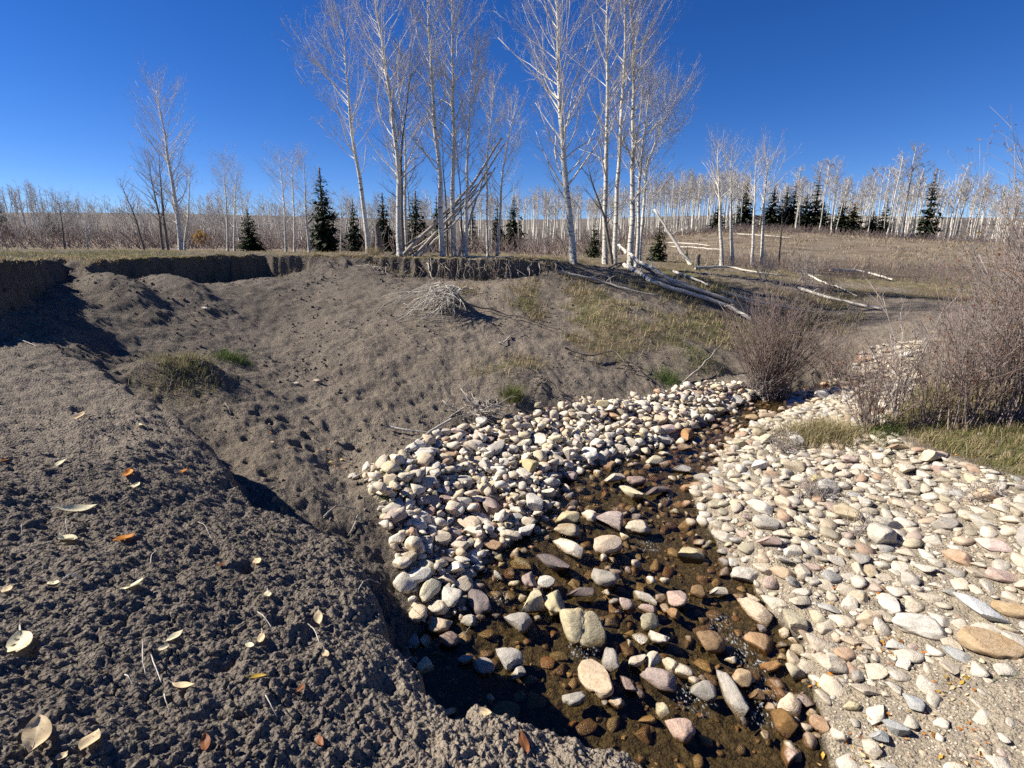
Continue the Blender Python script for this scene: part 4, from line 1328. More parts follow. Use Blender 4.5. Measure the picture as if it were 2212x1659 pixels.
G_LEFT = 'bare trees on the left meadow'
for k, (rows, y, w, cr, sp, lab, nb, dk) in enumerate([
    ([(390, 543), (376, 400), (352, 270), (337, 195)], 22.0, 9.5, .18, 2.3, 'tallest aspen of the left meadow with a full narrow crown', 64, 0),
    ([(364, 543), (350, 440), (340, 330)], 22.5, 6, .2, 1.6, 'dark stem leaning left beside the tallest left aspen', 34, 1),
    ([(352, 543), (340, 450), (322, 345)], 23.0, 6, .25, 1.6, 'second dark stem left of the tallest left aspen', 30, 1),
    ([(398, 543), (404, 450), (410, 370)], 23.5, 5, .2, 1.5, 'grey aspen half hidden right of the tallest left aspen', 30, 0),
    ([(312, 543), (292, 470), (262, 400)], 22.0, 5, .3, 1.1, 'dead dark tree leaning left on the left meadow', 18, 1),
    ([(492, 543), (490, 440), (486, 365)], 25.0, 5, .25, 1.9, 'left stem of the round bare clump beside the small fir', 34, 0),
    ([(506, 543), (508, 440), (512, 372)], 25.4, 5, .25, 1.8, 'right stem of the round bare clump beside the small fir', 30, 0),
    ([(618, 545), (612, 430), (604, 345)], 26.0, 5, .25, 1.8, 'left aspen of three left of the big fir', 34, 0),
    ([(636, 545), (634, 430), (630, 342)], 26.6, 5, .25, 1.7, 'middle aspen of three left of the big fir', 32, 0),
    ([(668, 545), (660, 440), (656, 352)], 26.2, 5.5, .28, 1.6, 'right aspen of three, nearest the big fir', 30, 0),
    ([(735, 547), (737, 490), (736, 425)], 25.0, 3.5, .3, 1.0, 'small white aspen standing before the big fir', 22, 0),
    ([(140, 540), (135, 490), (128, 440)], 30.0, 4, .25, 1.8, 'low bare tree at the left of the meadow', 28, 1),
    ([(190, 540), (186, 500), (184, 455)], 30.0, 4, .25, 1.7, 'low white stemmed tree in the left scrub', 26, 0)]):
    aspen(rows, y, w, cr, sp, lab, G_LEFT, 580 + k, nb, 9, 4, (0, 0), M_DARKWOOD if dk else None, M_TWIG_FAR)

# ---- firs: a trunk and tiers of drooping needle sprays
def fir_meshes(H, Wd, seed, needles, gap=.0, tiers=26):
    rg = np.random.default_rng(seed)
    T = Tubes()
    T.add(np.array([[0, 0, -.2], [0, 0, H * .5], [0, 0, H]]), [H * .017, H * .010, .01], 6)
    tm = T.mesh('trunk', M_DARKWOOD)
    V, Fc = [], []
    def spray(p, d, L, w):
        d = d / np.linalg.norm(d)
        s = np.cross(d, (0, 0, 1.0))
        s /= np.linalg.norm(s) + 1e-9
        b = len(V)
        for t, ww in ((0, .25), (.35, 1.0), (.7, .7), (1, .05)):
            c = p + d * L * t + np.array([0, 0, -.16 * L * t * t])
            V.append(c + s * w * ww)
            V.append(c - s * w * ww)
        for i in range(3):
            Fc.append((b + 2 * i, b + 2 * i + 1, b + 2 * i + 3, b + 2 * i + 2))
    for k in range(tiers):
        t = (k + rg.random()) / tiers
        z = H * (gap + (1 - gap) * (.04 + .95 * t))
        R = Wd / 2 * (1 - t) ** .8 * rg.uniform(.8, 1.15) + .05 * Wd
        nbr = int(8 + 16 * (1 - t))
        for j in range(nbr):
            a = rg.uniform(0, 2 * np.pi)
            dr = np.array([math.cos(a), math.sin(a), rg.uniform(-.25, .12) + .35 * t])
            L = R * rg.uniform(.55, 1.15)
            nseg = 5 if R > .35 * Wd else 4
            for q in range(nseg):
                f = (q + .3) / nseg
                side = rg.normal(size=3) * .55
                spray(np.array([0, 0, z]) + dr * L * f + np.array([0, 0, -.10 * L * f * f]), dr + side * .9, L * rg.uniform(.35, .6), L * rg.uniform(.09, .17))
    cm = np_mesh('crown', np.array(V), np.array(Fc), needles, True)
    return tm, cm

FIRS = [fir_meshes(1.0, .42, 700 + k, M_NEEDLE) for k in range(4)]
FIR_THIN = [fir_meshes(1.0, .28, 710 + k, M_NEEDLE) for k in range(2)]
FIR_YOUNG = [fir_meshes(1.0, .44, 720 + k, M_NEEDLE2, tiers=18) for k in range(2)]

def fir(u, vb, vt, y, wpx, label, group, kind, seed):
    b = at_y(u, vb, y)
    b[2] = surf1(b[0], b[1])
    top = at_y(u, vt, y)
    H = max(top[2] - b[2], .6)
    lib, base = {'fir': (FIRS, .42), 'thin': (FIR_THIN, .28), 'young': (FIR_YOUNG, .44)}[kind]
    tm, cm = lib[seed % len(lib)]
    t = thing('fir_tree', label, 'tree', tuple(b), group)
    wd = wpx * y / F / (base * H)
    t.scale = (H * wd, H * wd, H)
    t.rotation_euler = (0, 0, seed * 1.7)
    link('trunk', tm, t)
    link('crown', cm, t)
    LAND_TREES.append((u, y, label))

G_FIR = 'dark firs standing among the aspens'
for k, (u, vb, vt, y, w, lab, kd) in enumerate([
    (704, 546, 362, 30, 74, 'big dark fir behind the left end of the bank', 'fir'), (543, 544, 452, 27, 54, 'small round dark fir on the left meadow', 'fir'),
    (768, 547, 430, 36, 44, 'dark fir between the big fir and the leftmost bank aspen', 'fir'), (832, 548, 416, 40, 56, 'dark fir behind the second bank aspen', 'fir'),
    (902, 548, 412, 46, 66, 'broad dark fir behind the leaning poles', 'fir'), (946, 548, 424, 50, 40, 'dark fir behind the straight white aspen', 'fir'),
    (1075, 550, 432, 60, 36, 'dark fir in the wood behind the slender aspens', 'fir'), (1110, 550, 424, 62, 54, 'blunt dark fir in the middle of the wood', 'fir'),
    (1022, 549, 440, 60, 30, 'narrow dark fir right of the leaning poles', 'thin'), (1283, 562, 470, 24, 34, 'sparse young fir left of the right-hand clump', 'young'),
    (1420, 574, 474, 22, 46, 'young green fir by the leaning white trunk', 'young'), (1482, 572, 545, 24, 10, 'tiny fir seedling near the dark stump', 'young'),
    (1996, 523, 364, 60, 52, 'tallest pointed fir on the hill, standing alone at the right', 'thin'), (1755, 500, 372, 63, 40, 'slender pointed fir on the hill crest', 'thin'),
    (1664, 500, 400, 64, 56, 'dark fir on the crest behind the forked hill aspen', 'fir'), (1692, 500, 402, 65, 52, 'dark fir on the crest left of the slender pointed one', 'fir'),
    (1708, 500, 394, 66, 44, 'second dark fir on the crest left of the slender pointed one', 'thin'), (1735, 500, 420, 63, 58, 'broad low fir in front of the slender pointed one', 'fir'),
    (1605, 498, 392, 66, 54, 'dark fir on the crest behind the second hill aspen', 'fir'), (1812, 506, 430, 61, 50, 'spreading fir on the crest right of the slender pointed one', 'fir'),
    (1838, 507, 440, 60, 62, 'broad fir with a sharp top, right of the spreading one', 'fir'), (1548, 500, 440, 64, 44, 'dark fir half hidden behind the first hill aspen', 'fir'),
    (1905, 512, 430, 60, 44, 'fir behind the aspens left of the tallest pointed fir', 'thin'), (1880, 511, 455, 60, 44, 'low dark fir near the right aspens of the crest', 'fir'),
    (1772, 503, 436, 62, 54, 'squat fir between the slender pointed and the spreading one', 'fir'),
    (8, 538, 424, 60, 46, 'dark fir at the far left edge', 'fir'), (118, 536, 462, 70, 40, 'round dark juniper fir in the left scrub', 'fir')]):
    fir(u, vb, vt, y, w, lab, G_FIR, kd, k)

# ---- the wood behind: one mesh for each of a few shapes, copied tree by tree
def wood_aspen(seed, crown, spread, nb, twigs, sub, r=.011):
    n = 6
    z = np.linspace(0, 1, n)
    pts = np.stack([np.zeros(n), np.zeros(n), z], -1)
    rg = np.random.default_rng(seed)
    rad = r * (1 - z ** 1.2 * .8)
    w = np.cumsum(rg.normal(size=(n, 2)) * .007, axis=0)
    pts[:, :2] += w - w[0]
    Tt = Tubes()
    p0 = pts.copy()
    p0[0, 2] -= .02
    Tt.add(p0, rad, 5)
    Tb = Tubes()
    for k in range(nb):
        t = crown + (1 - crown) * (k + rg.random()) / nb
        i = min(int(t * (n - 1)), n - 2)
        p = pts[i] + (pts[i + 1] - pts[i]) * (t * (n - 1) - i)
        a, el = rg.uniform(0, 6.283), rg.uniform(.3, 1.1)
        L = spread * (.45 + .75 * math.sin(math.pi * (t - crown) / (1 - crown) * .8 + .35)) * rg.uniform(.6, 1.1)
        m = 4
        bp = bent(p, (math.cos(a) * math.cos(el), math.sin(a) * math.cos(el), math.sin(el)), L, m, rg, .15, .12)
        Tb.add(bp, np.linspace(r * .26, r * .11, m), 3)
        for q in range(twigs):
            s = rg.uniform(.2, 1)
            j = min(int(s * 3), 2)
            c = bp[j] + (bp[j + 1] - bp[j]) * (s * 3 - j)
            tw = bent(c, (bp[j + 1] - bp[j]) / L * 3 + rg.normal(size=3) * .6, L * rg.uniform(.25, .5), 3, rg, .2, .1)
            Tb.add(tw, [r * .11, r * .09, r * .06], 3)
            for _ in range(sub):
                Tb.add(bent(tw[1], rg.normal(size=3) + (0, 0, .5), L * rg.uniform(.12, .28), 3, rg, .2, .1), [r * .075, r * .06, r * .045], 3)
    return Tt.mesh('trunk', M_BARK), Tb.mesh('branches', M_TWIG_FAR)

WOOD = [wood_aspen(800 + k, .52 + .05 * (k % 4), .13, 26, 6, 2) for k in range(6)]
SCRUB = [wood_aspen(820 + k, .15, .30, 34, 7, 2, .014) for k in range(4)]
LAND_TREES.sort()

def wood_label(u, size):
    near = min(LAND_TREES, key=lambda l: abs(l[0] - u))
    side = 'right of' if u > near[0] else 'left of'
    lab = near[2]
    for stop in (' with ', ' behind ', ' among ', ' at the ', ' and ', ' beside ', ' in the ', ' on the left', ' in front', ',', ' standing', ' leaning', ' by the', ' half', ' right of', ' left of', ' between', ' near'):
        k = lab.find(stop)
        if k > 14:
            lab = lab[:k]
    return ' '.join(unique_label(f'{size} far aspen', f'{side} the {lab}').split()[:16])

G_WOOD = 'bare aspens of the wood behind'
def wood_tree(u, vb, y, H, lib, seed, size, lean=0.0, name='aspen_tree'):
    b = at_y(u, vb, y)
    b[2] = surf1(b[0], b[1])
    tm, bm_ = lib[seed % len(lib)]
    t = thing(name, wood_label(u, size), 'tree', tuple(b), G_WOOD)
    t.scale = (H * random.uniform(.8, 1.15), H * random.uniform(.8, 1.15), H)
    t.rotation_euler = (random.uniform(-.03, .03), lean + random.uniform(-.04, .04), random.uniform(0, 6.28))
    link('trunk', tm, t)
    br = link('branches', bm_, t)
    br['kind'] = 'stuff'

rw = random.Random(5)
for k in range(78):     # middle of the wood
    u = rw.uniform(690, 1480)
    y = rw.uniform(44, 82)
    wood_tree(u, 548, y, rw.uniform(.72, 1.12) * (112 if u > 1000 else 98) * y / F, WOOD, k, 'slim' if rw.random() < .6 else 'grey')
for k in range(52):     # left side of the hill crest
    u = 1395 + 215 * (k + rw.random()) / 52
    y = rw.uniform(60, 80)
    wood_tree(u, 505, y, rw.uniform(.8, 1.12) * 112 * y / F, WOOD, k + 3, 'pale')
LAND_TREES += [(1952, 57, "tallest white aspen of the crest"), (2056, 57, "two leaning aspens of the crest"), (2115, 57, "spot behind the tall reddish bush"), (2180, 57, "spot behind the tallest bush")]
for k in range(58):     # right side of the hill crest
    u = 1690 + 500 * (k + rw.random()) / 58
    y = rw.uniform(66, 80) if u < 1890 and k % 3 else rw.uniform(57, 74)
    wood_tree(u, 510, y, rw.uniform(.7, 1.2) * 120 * y / F, WOOD, k + 1, 'white')
for u, h, ln in ((1716, 108, .0), (1725, 104, .06), (1795, 112, .08), (1803, 110, .12), (1940, 180, .06), (1950, 140, .05), (1915, 160, .03), (1925, 150, .05), (1968, 150, .06), (2050, 150, .08), (2062, 130, .08)):
    wood_tree(u, 512, 57, h * 57 / F, WOOD, int(u), 'tall bright', ln)
for k in range(40):     # scrub on the left
    u = rw.uniform(-10, 690)
    y = rw.uniform(40, 66)
    wood_tree(u, 538, y, rw.uniform(.65, 1.1) * 72 * y / F, SCRUB, k, 'bushy', name='scrub_tree')

def far_wood():
    """The wood that closes the view: one mass of trunks and twigs, too far and thick to count."""
    rg = np.random.default_rng(44)
    Tt, Tb = Tubes(), Tubes()
    for k in range(720):
        u = rg.uniform(-150, 2400)
        y = rg.uniform(84, 146)
        b = at_y(u, 530, y)
        b[2] = float(surf(b[0], b[1])[0])
        H = rg.uniform(.75, 1.1) * (70 if u < 700 else (92 if u < 1380 else 100)) * y / F * (1 - (y - 84) / 200) * (1 + .45 * math.sin(u * .021) * math.sin(u * .0083 + 1) * (1 if u < 700 else .4))
        q = np.array([b, b + (rg.normal() * .2, 0, H * .5), b + (rg.normal() * .4, 0, H)])
        Tt.add(q, [.085, .065, .03], 4)
        for j in range(13):
            t = rg.uniform(.22 if u < 700 else .55, 1)
            p = b + (q[2] - b) * t
            a = rg.uniform(0, 6.28)
            L = rg.uniform(.8, 2.2) * (1.2 - .5 * t)
            bp = bent(p, (math.cos(a), math.sin(a), rg.uniform(.4, 1.6)), L, 3, rg, .2, .1)
            Tb.add(bp, [.026, .021, .014], 3)
            for m in range(2):
                Tb.add(bent(bp[1], rg.normal(size=3) + (0, 0, .7), L * .5, 3, rg, .2), [.018, .014, .010], 3)
    t = Tt.mesh('far_wood_trunks', M_BARK)
    link('far_wood_trunks', t, kind='stuff')
    link('far_wood_twigs', Tb.mesh('far_wood_twigs', M_TWIG_FAR), kind='stuff')
far_wood()

def leaf_cloud(c, r, n, seed, size=.05):
    rg = np.random.default_rng(seed)
    p = rg.normal(size=(n, 3))
    p = p / np.linalg.norm(p, axis=1, keepdims=True) * rg.random((n, 1)) ** .4 * np.array(r) * (1 + .25 * rg.normal(size=(n, 1)))
    a, b = rg.normal(size=(n, 3)), rg.normal(size=(n, 3))
    a *= size / np.linalg.norm(a, axis=1, keepdims=True)
    b *= size * .6 / np.linalg.norm(b, axis=1, keepdims=True)
    V = np.stack([p - a, p + b, p + a, p - b], 1) + np.array(c)
    return V.reshape(-1, 3), np.arange(4 * n).reshape(-1, 4)

for k, (u, vb, vt, y, w, lab) in enumerate([(437, 541, 500, 45, 26, 'small golden leaved tree in the left scrub'), (1838, 507, 425, 84, 34, 'golden topped aspen showing over the firs on the hill')]):
    b = at_y(u, vb, y)
    b[2] = surf1(b[0], b[1])
    H = at_y(u, vt, y)[2] - b[2]
    t = thing('golden_aspen', lab, 'tree', tuple(b))
    T = Tubes()
    T.add(np.array([[0, 0, -.2], [0, 0, H * .5], [0, 0, H * .95]]), [.09, .07, .02], 6)
    link('trunk', T.mesh('trunk', M_BARK), t)
    v, f = leaf_cloud((0, 0, H * .62), (w * y / F / 2, w * y / F / 2, H * .40), 900, 900 + k, .10)
    link('crown', np_mesh('crown', v, f, M_GOLD, False), t)

# ------------------------------------------------------------------ leaning poles, logs, roots, driftwood
def smooth_line(P, n):
    P = np.array(P, float)
    s = np.concatenate([[0], np.cumsum(np.linalg.norm(np.diff(P, axis=0), axis=1))])
    t = np.linspace(0, s[-1], n)
    Q = np.stack([np.interp(t, s, P[:, k]) for k in range(3)], -1)
    for _ in range(2):
        Q[1:-1] = .25 * Q[:-2] + .5 * Q[1:-1] + .25 * Q[2:]
    return Q

def pole(name, rows, w0, w1, mat, label, cat, group=None, rough=.01, stubs=0, seed=0, extra=None):
    """A log or stick through points (x, y, z); w0, w1 are its radii."""
    rg = np.random.default_rng(seed + 77)
    n = max(8, 4 * len(rows))
    Q = smooth_line(rows, n)
    o = Q[0].copy()
    Q = Q - o
    L = np.linalg.norm(Q[-1])
    Q[1:-1] += rg.normal(size=(n - 2, 3)) * rough * L * .3
    T = Tubes()
    T.add(Q, np.linspace(w0, w1, n) * (1 + .06 * rg.normal(size=n)), 8)
    for k in range(stubs):
        i = rg.integers(1, n - 1)
        d = rg.normal(size=3) + (0, 0, .8)
        r = w0 * .3
        T.add(bent(Q[i], d, rg.uniform(.1, .5) * min(1, L / 3), 4, rg, .2), np.linspace(r, r * .3, 4), 5)
    for e in extra or ():
        T.add(*e)
    me = T.mesh(name, mat)
    return link(name, me, None, None, label, cat, group, tuple(o))

def on_ground(rows, h=.0):
    out = []
    for u, v in rows:
        p = foot(u, v)
        out.append((p.x, p.y, p.z + h))
    return out

G_POLES = 'dead poles leaning together against an aspen'
for k, (rows, y0, y1, w, lab) in enumerate([
    ([(872, 553), (1019, 402), (1084, 298)], 13.2, 14.0, 8, 'longest grey pole of the leaning bundle, reaching the aspen fork'),
    ([(893, 553), (1020, 420), (1090, 310)], 13.0, 13.9, 6, 'second grey pole lying close under the longest one'),
    ([(845, 545), (950, 480), (1060, 372)], 13.5, 14.1, 5, 'dark pole of the leaning bundle with its foot farthest left'),
    ([(905, 554), (1010, 455), (1070, 362)], 12.9, 13.8, 5, 'pale lower pole of the leaning bundle'),
    ([(862, 548), (935, 512), (1005, 440), (1052, 392)], 13.3, 13.7, 4.5, 'thin crooked pole in the leaning bundle'),
    ([(990, 556), (1022, 452), (1046, 380)], 13.1, 13.7, 6, 'steep smooth pale pole at the right of the leaning bundle'),
    ([(880, 556), (960, 500), (1030, 408)], 13.0, 13.6, 3.5, 'thin dark stick inside the leaning bundle')]):
    ys = np.linspace(y0, y1, len(rows))
    P = [at_y(u, v, y) for (u, v), y in zip(rows, ys)]
    P[0][2] = surf1(P[0][0], P[0][1])
    r = w * 13.4 / F / 2
    pole('leaning_pole', P, r, r * .5, M_DEAD if k not in (2, 6) else M_DARKWOOD, lab, 'dead tree', G_POLES, .012, 5, k)
p0, p1 = at_y(1491, 579, 20.5), at_y(1413, 452, 21.5)
p0[2] = surf1(p0[0], p0[1])
pole('leaning_dead_tree', [p0, at_y(1462, 530, 20.9), p1], .075, .035, M_LOG, 'white dead trunk leaning left over the young fir', 'dead tree', None, .01, 6, 31)
p = foot(809, 549)
pole('stump', [(p.x, p.y + .6, p.z - .1), (p.x - .02, p.y + .6, p.z + .45), (p.x - .05, p.y + .6, p.z + .85)], .11, .07, M_DARKWOOD, 'tall dark broken stump right of the leftmost bank aspen', 'stump', None, .02, 2, 32)
p = foot(1505, 577)
pole('stump', [(p.x, p.y, p.z - .1), (p.x, p.y, p.z + .2), (p.x + .02, p.y, p.z + .42)], .10, .08, M_DARKWOOD, 'short dark stump beside the foot of the leaning white trunk', 'stump', None, .02, 0, 33)

G_LOGS = 'bleached logs fallen on the slope'
def fallen(rows, wpx, lab, mat=None, h=.04, stubs=3, seed=0, end=.5, group=G_LOGS, name='fallen_log', cat='log', raise_end=None):
    P = on_ground(rows, h)
    if raise_end:
        P = [(x, y, z + dz) for (x, y, z), dz in zip(P, raise_end)]
    dep = P[0][1]
    r = wpx * dep / F / 2
    return pole(name, P, r, r * end, mat or M_LOG, lab, cat, group, .008, stubs, seed)

fallen([(1348, 580), (1406, 617), (1466, 638), (1526, 655), (1581, 675), (1622, 700)], 10, 'thickest white log running down from the right-hand clump to the bush', None, .10, 4, 1, .6)
fallen([(1329, 560), (1366, 590), (1408, 614), (1470, 635), (1530, 652), (1590, 676)], 5.5, 'thinner white trunk lying on the thickest log, its top end against the clump', None, .22, 3, 2, .6, raise_end=[.45, .15, .02, 0, 0, 0])
fallen([(1409, 607), (1478, 627), (1538, 642), (1577, 664)], 9, 'grey log just above the thickest white log', M_DEAD, .08, 3, 3)
fallen([(1454, 593), (1490, 605), (1533, 623)], 6, 'short white log above the grey one', None, .08, 1, 4)
fallen([(1203, 592), (1298, 611), (1358, 632), (1425, 646)], 7, 'slim bare trunk lying down the slope from its upturned roots', M_DEAD, .05, 4, 5, .35)
fallen([(1500, 583), (1574, 582), (1634, 594), (1700, 602)], 6, 'long white log lying level above the bush', None, .08, 4, 6)
fallen([(1551, 631), (1603, 651), (1680, 668), (1771, 683)], 5, 'thin pale log passing behind the willow bush', None, .06, 4, 7)
fallen([(1723, 627), (1787, 647), (1850, 661), (1903, 674)], 7, 'pale log lying right of the willow bush', None, .06, 3, 8)
fallen([(1743, 595), (1775, 611), (1800, 622)], 4, 'short thin log pointing down at the pale log', None, .05, 1, 9)
fallen([(1791, 588), (1863, 590), (1927, 609)], 7, 'white log with a dark butt on the bare right slope', None, .08, 3, 10)
fallen([(1795, 619), (1820, 628), (1851, 643)], 4, 'short stick-like log near the right shrubs', None, .05, 2, 11)
fallen([(1439, 526), (1490, 527), (1535, 532)], 3.5, 'far thin log low on the hill, left', None, .05, 3, 12)
fallen([(1448, 534), (1500, 536), (1560, 541)], 3, 'second far thin log low on the hill', None, .05, 3, 13)
fallen([(1590, 506), (1650, 510), (1710, 515)], 2.5, 'far pale log near the top of the hill', None, .05, 2, 14)
fallen([(1000, 557), (1060, 558), (1110, 559)], 3.5, 'thin pale log along the brink above the hanging roots', None, .03, 1, 15)
fallen([(1200, 569), (1240, 567)], 4, 'short pale log at the foot of the thickest aspen', None, .03, 1, 16)
fallen([(1350, 568), (1330, 575), (1313, 583)], 5, 'dark root end lying by the right-hand clump', M_ROOT, .03, 2, 17)

G_STICKS = 'bleached sticks on the bank and gravel'
def stick(rows, rpx, lab, mat=None, h=.02, stubs=2, seed=0, raise_end=None, end=.35):
    P = on_ground(rows, h)
    if raise_end:
        P = [(x, y, z + dz) for (x, y, z), dz in zip(P, raise_end)]
    r = rpx * P[0][1] / F / 2
    return pole('driftwood_stick', P, r, r * end, mat or M_DEAD, lab, 'stick', G_STICKS, .014, stubs, seed)

stick([(1466, 838), (1510, 812), (1556, 778)], 5, 'long branch propped on the sandy bank left of the willow', None, .02, 1, 41, [.0, .12, .30])
stick([(975, 916), (925, 946), (871, 993), (762, 1046)], 7, 'longest driftwood branch lying down the left of the heap', None, .05, 5, 42)
stick([(838, 927), (880, 936), (928, 944)], 7, 'short thick white branch crossing the longest one', M_LOG, .05, 2, 43)
stick([(1220, 762), (1270, 780), (1328, 771), (1350, 796)], 5, 'dark crooked branch on the slope above the root tangle', M_ROOT, .06, 4, 44, [.03, .02, .07, .02])
stick([(1076, 742), (1084, 748), (1104, 728), (1130, 722)], 4, 'small hooked white branch below the root ball', None, .03, 1, 45)
stick([(960, 655), (1040, 672), (1130, 694), (1250, 735)], 4.5, 'long thin dark branch trailing right from the root ball', M_DARKWOOD, .08, 5, 46)
stick([(700, 1132), (728, 1116), (770, 1112)], 5, 'curved pale root at the rear edge of the near mound', None, .05, 1, 47, [0, .06, 0])
stick([(774, 1120), (768, 1140), (752, 1160)], 4, 'small forked pale root beside the curved one', None, .03, 2, 48)
stick([(41, 738), (62, 745), (82, 755)], 2.5, 'white stick on the shaded left slope', None, .02, 0, 49)
stick([(1000, 880), (1060, 900), (1110, 872)], 5, 'grey branch on top of the driftwood tangle', None, .12, 4, 50)

def tangle(name, u, v, spread, n, lab, cat, seed, mat, h=.3, r=(.006, .016), down=0.0, group=None):
    c = foot(u, v)
    rg = np.random.default_rng(seed)
    T = Tubes()
    s = spread * c.y / F
    for k in range(n):
        a = rg.uniform(0, 6.28)
        p0 = np.array([rg.normal() * s * .35, rg.normal() * s * .3, rg.uniform(.0, h * .6)])
        d = np.array([math.cos(a), math.sin(a) * .7, rg.uniform(-.2, .45) - down])
        L = s * rg.uniform(.5, 1.3)
        q = bent(p0, d, L, 6, rg, .30, 0, .05)
        gz = surf(q[:, 0] + c.x, q[:, 1] + c.y) - c.z
        q[:, 2] = np.maximum(q[:, 2], gz + .01)
        r0 = rg.uniform(*r)
        T.add(q, np.linspace(r0, r0 * .35, 6), 5)
        for j in range(3):
            i = rg.integers(1, 5)
            T.add(bent(q[i], rg.normal(size=3), L * .3, 4, rg, .3), np.linspace(r0 * .5, r0 * .2, 4), 4)
    o = link(name, T.mesh(name, mat), None, 'thing', lab, cat, group, tuple(c))
    return o

tangle('driftwood_tangle', 1040, 900, 62, 26, 'tangle of grey driftwood and roots at the top left of the stone heap', 'driftwood', 61, M_DEAD, .22)
tangle('root_tangle', 1366, 800, 32, 16, 'knot of grey roots on the slope above the heap', 'roots', 62, M_ROOT, .25, (.006, .013), .1)
tangle('root_tangle', 1165, 830, 30, 12, 'bundle of thin roots hanging over a hump of earth', 'roots', 63, M_ROOT, .2, (.005, .011), .2)

def root_ball():
    c = foot(968, 664)
    rg = np.random.default_rng(64)
    t = thing('root_ball', 'pale upturned root ball fanning down the slope with its long shadow', 'roots', tuple(c))
    head = np.array([.05, .05, .34])
    T = Tubes()
    for k in range(64):
        a = rg.normal(-2.25, .55)
        d = np.array([math.cos(a), math.sin(a), rg.uniform(-.5, .15)])
        q = bent(head + rg.normal(size=3) * (.15, .06, .05), d, rg.uniform(.3, 1.15) * (1 + .25 * math.cos(a + 2.6)), 7, rg, .17, 0, .13)
        gz = surf(q[:, 0] + c.x, q[:, 1] + c.y) - c.z
        q[:, 2] = np.maximum(q[:, 2], gz + .004)
        r0 = rg.uniform(.005, .013)
        T.add(q, np.linspace(r0, r0 * .3, 7), 4)
        T.add(bent(q[3], d + rg.normal(size=3) * .5, .25, 4, rg, .25, 0, .15), np.linspace(r0 * .5, r0 * .2, 4), 3)
    o = link('roots', T.mesh('roots', M_LOG), t)
    o['kind'] = 'stuff'
    T = Tubes()
    T.add(bent(head + (0, 0, -.02), (.5, .5, -.6), .5, 6, rg, .1), np.linspace(.07, .05, 6), 8)
    link('stem', T.mesh('stem', M_ROOT), t)
root_ball()

G_HANG = 'bunches of roots hanging from the bank edge'
HANG = [(805, 560, 10, 'leftmost hooked root bunch at the brink'), (840, 566, 12, 'root bunch under the second bank aspen'), (880, 566, 20, 'thick dark root looping down below the crooked stem'),
        (925, 566, 14, 'root bunch left of the fat pale root'), (955, 568, 18, 'pale roots running down over bare earth'), (990, 570, 18, 'root bunch under the grey sided aspen'),
        (1025, 570, 22, 'bunch of roots with one bent white root'), (1062, 572, 40, 'largest tangle of pale roots hanging to the slope'), (1095, 572, 26, 'dense root bunch right of the largest tangle'),
        (1130, 568, 16, 'root bunch near the right end of the brink'), (1165, 568, 14, 'dark forked roots at the right end of the brink'), (1192, 572, 12, 'root bunch joined to the slim fallen trunk')]
for k, (u, v, n, lab) in enumerate(HANG):
    rg = np.random.default_rng(660 + k)
    p = at_y(u, v, 12.35 if u < 1150 else 12.5)
    s = signed(np.array([p[0]]), np.array([p[1]]), TOP_EDGE)[0][0]
    y = p[1]
    for _ in range(60):      # the brink itself
        if signed(np.array([p[0]]), np.array([y]), TOP_EDGE)[0][0] > .02:
            y -= .03
        else:
            break
    z0 = surf1(p[0], y + .35) - .06
    c = np.array([p[0], y, z0])
    T = Tubes()
    for j in range(max(5, int(n * .6))):
        st = np.array([rg.normal() * .16, .08, rg.uniform(-.22, .02)])
        L = rg.uniform(.25, .75)
        q = bent(st, (rg.normal() * .5, -.9, rg.uniform(-.5, .2)), L, 7, rg, .28, 0, .26)
        gz = surf(q[:, 0] + c[0], q[:, 1] + c[1]) - c[2]
        q[:, 2] = np.maximum(q[:, 2], gz + .006)
        r0 = rg.uniform(.004, .011) * (1.9 if j < 2 else 1)
        T.add(q, np.linspace(r0, r0 * .35, 7), 4)
        if j % 2 == 0:
            T.add(bent(q[3], rg.normal(size=3) + (0, -.3, -.6), L * .4, 4, rg, .3, 0, .1), np.linspace(r0 * .5, r0 * .2, 4), 3)
    link('hanging_roots', T.mesh('hanging_roots', M_ROOT if k % 3 else M_DEAD), None, None, lab, 'roots', G_HANG, tuple(c))
# ------------------------------------------------------------------ shrubs
LEAF_SHAPE = None

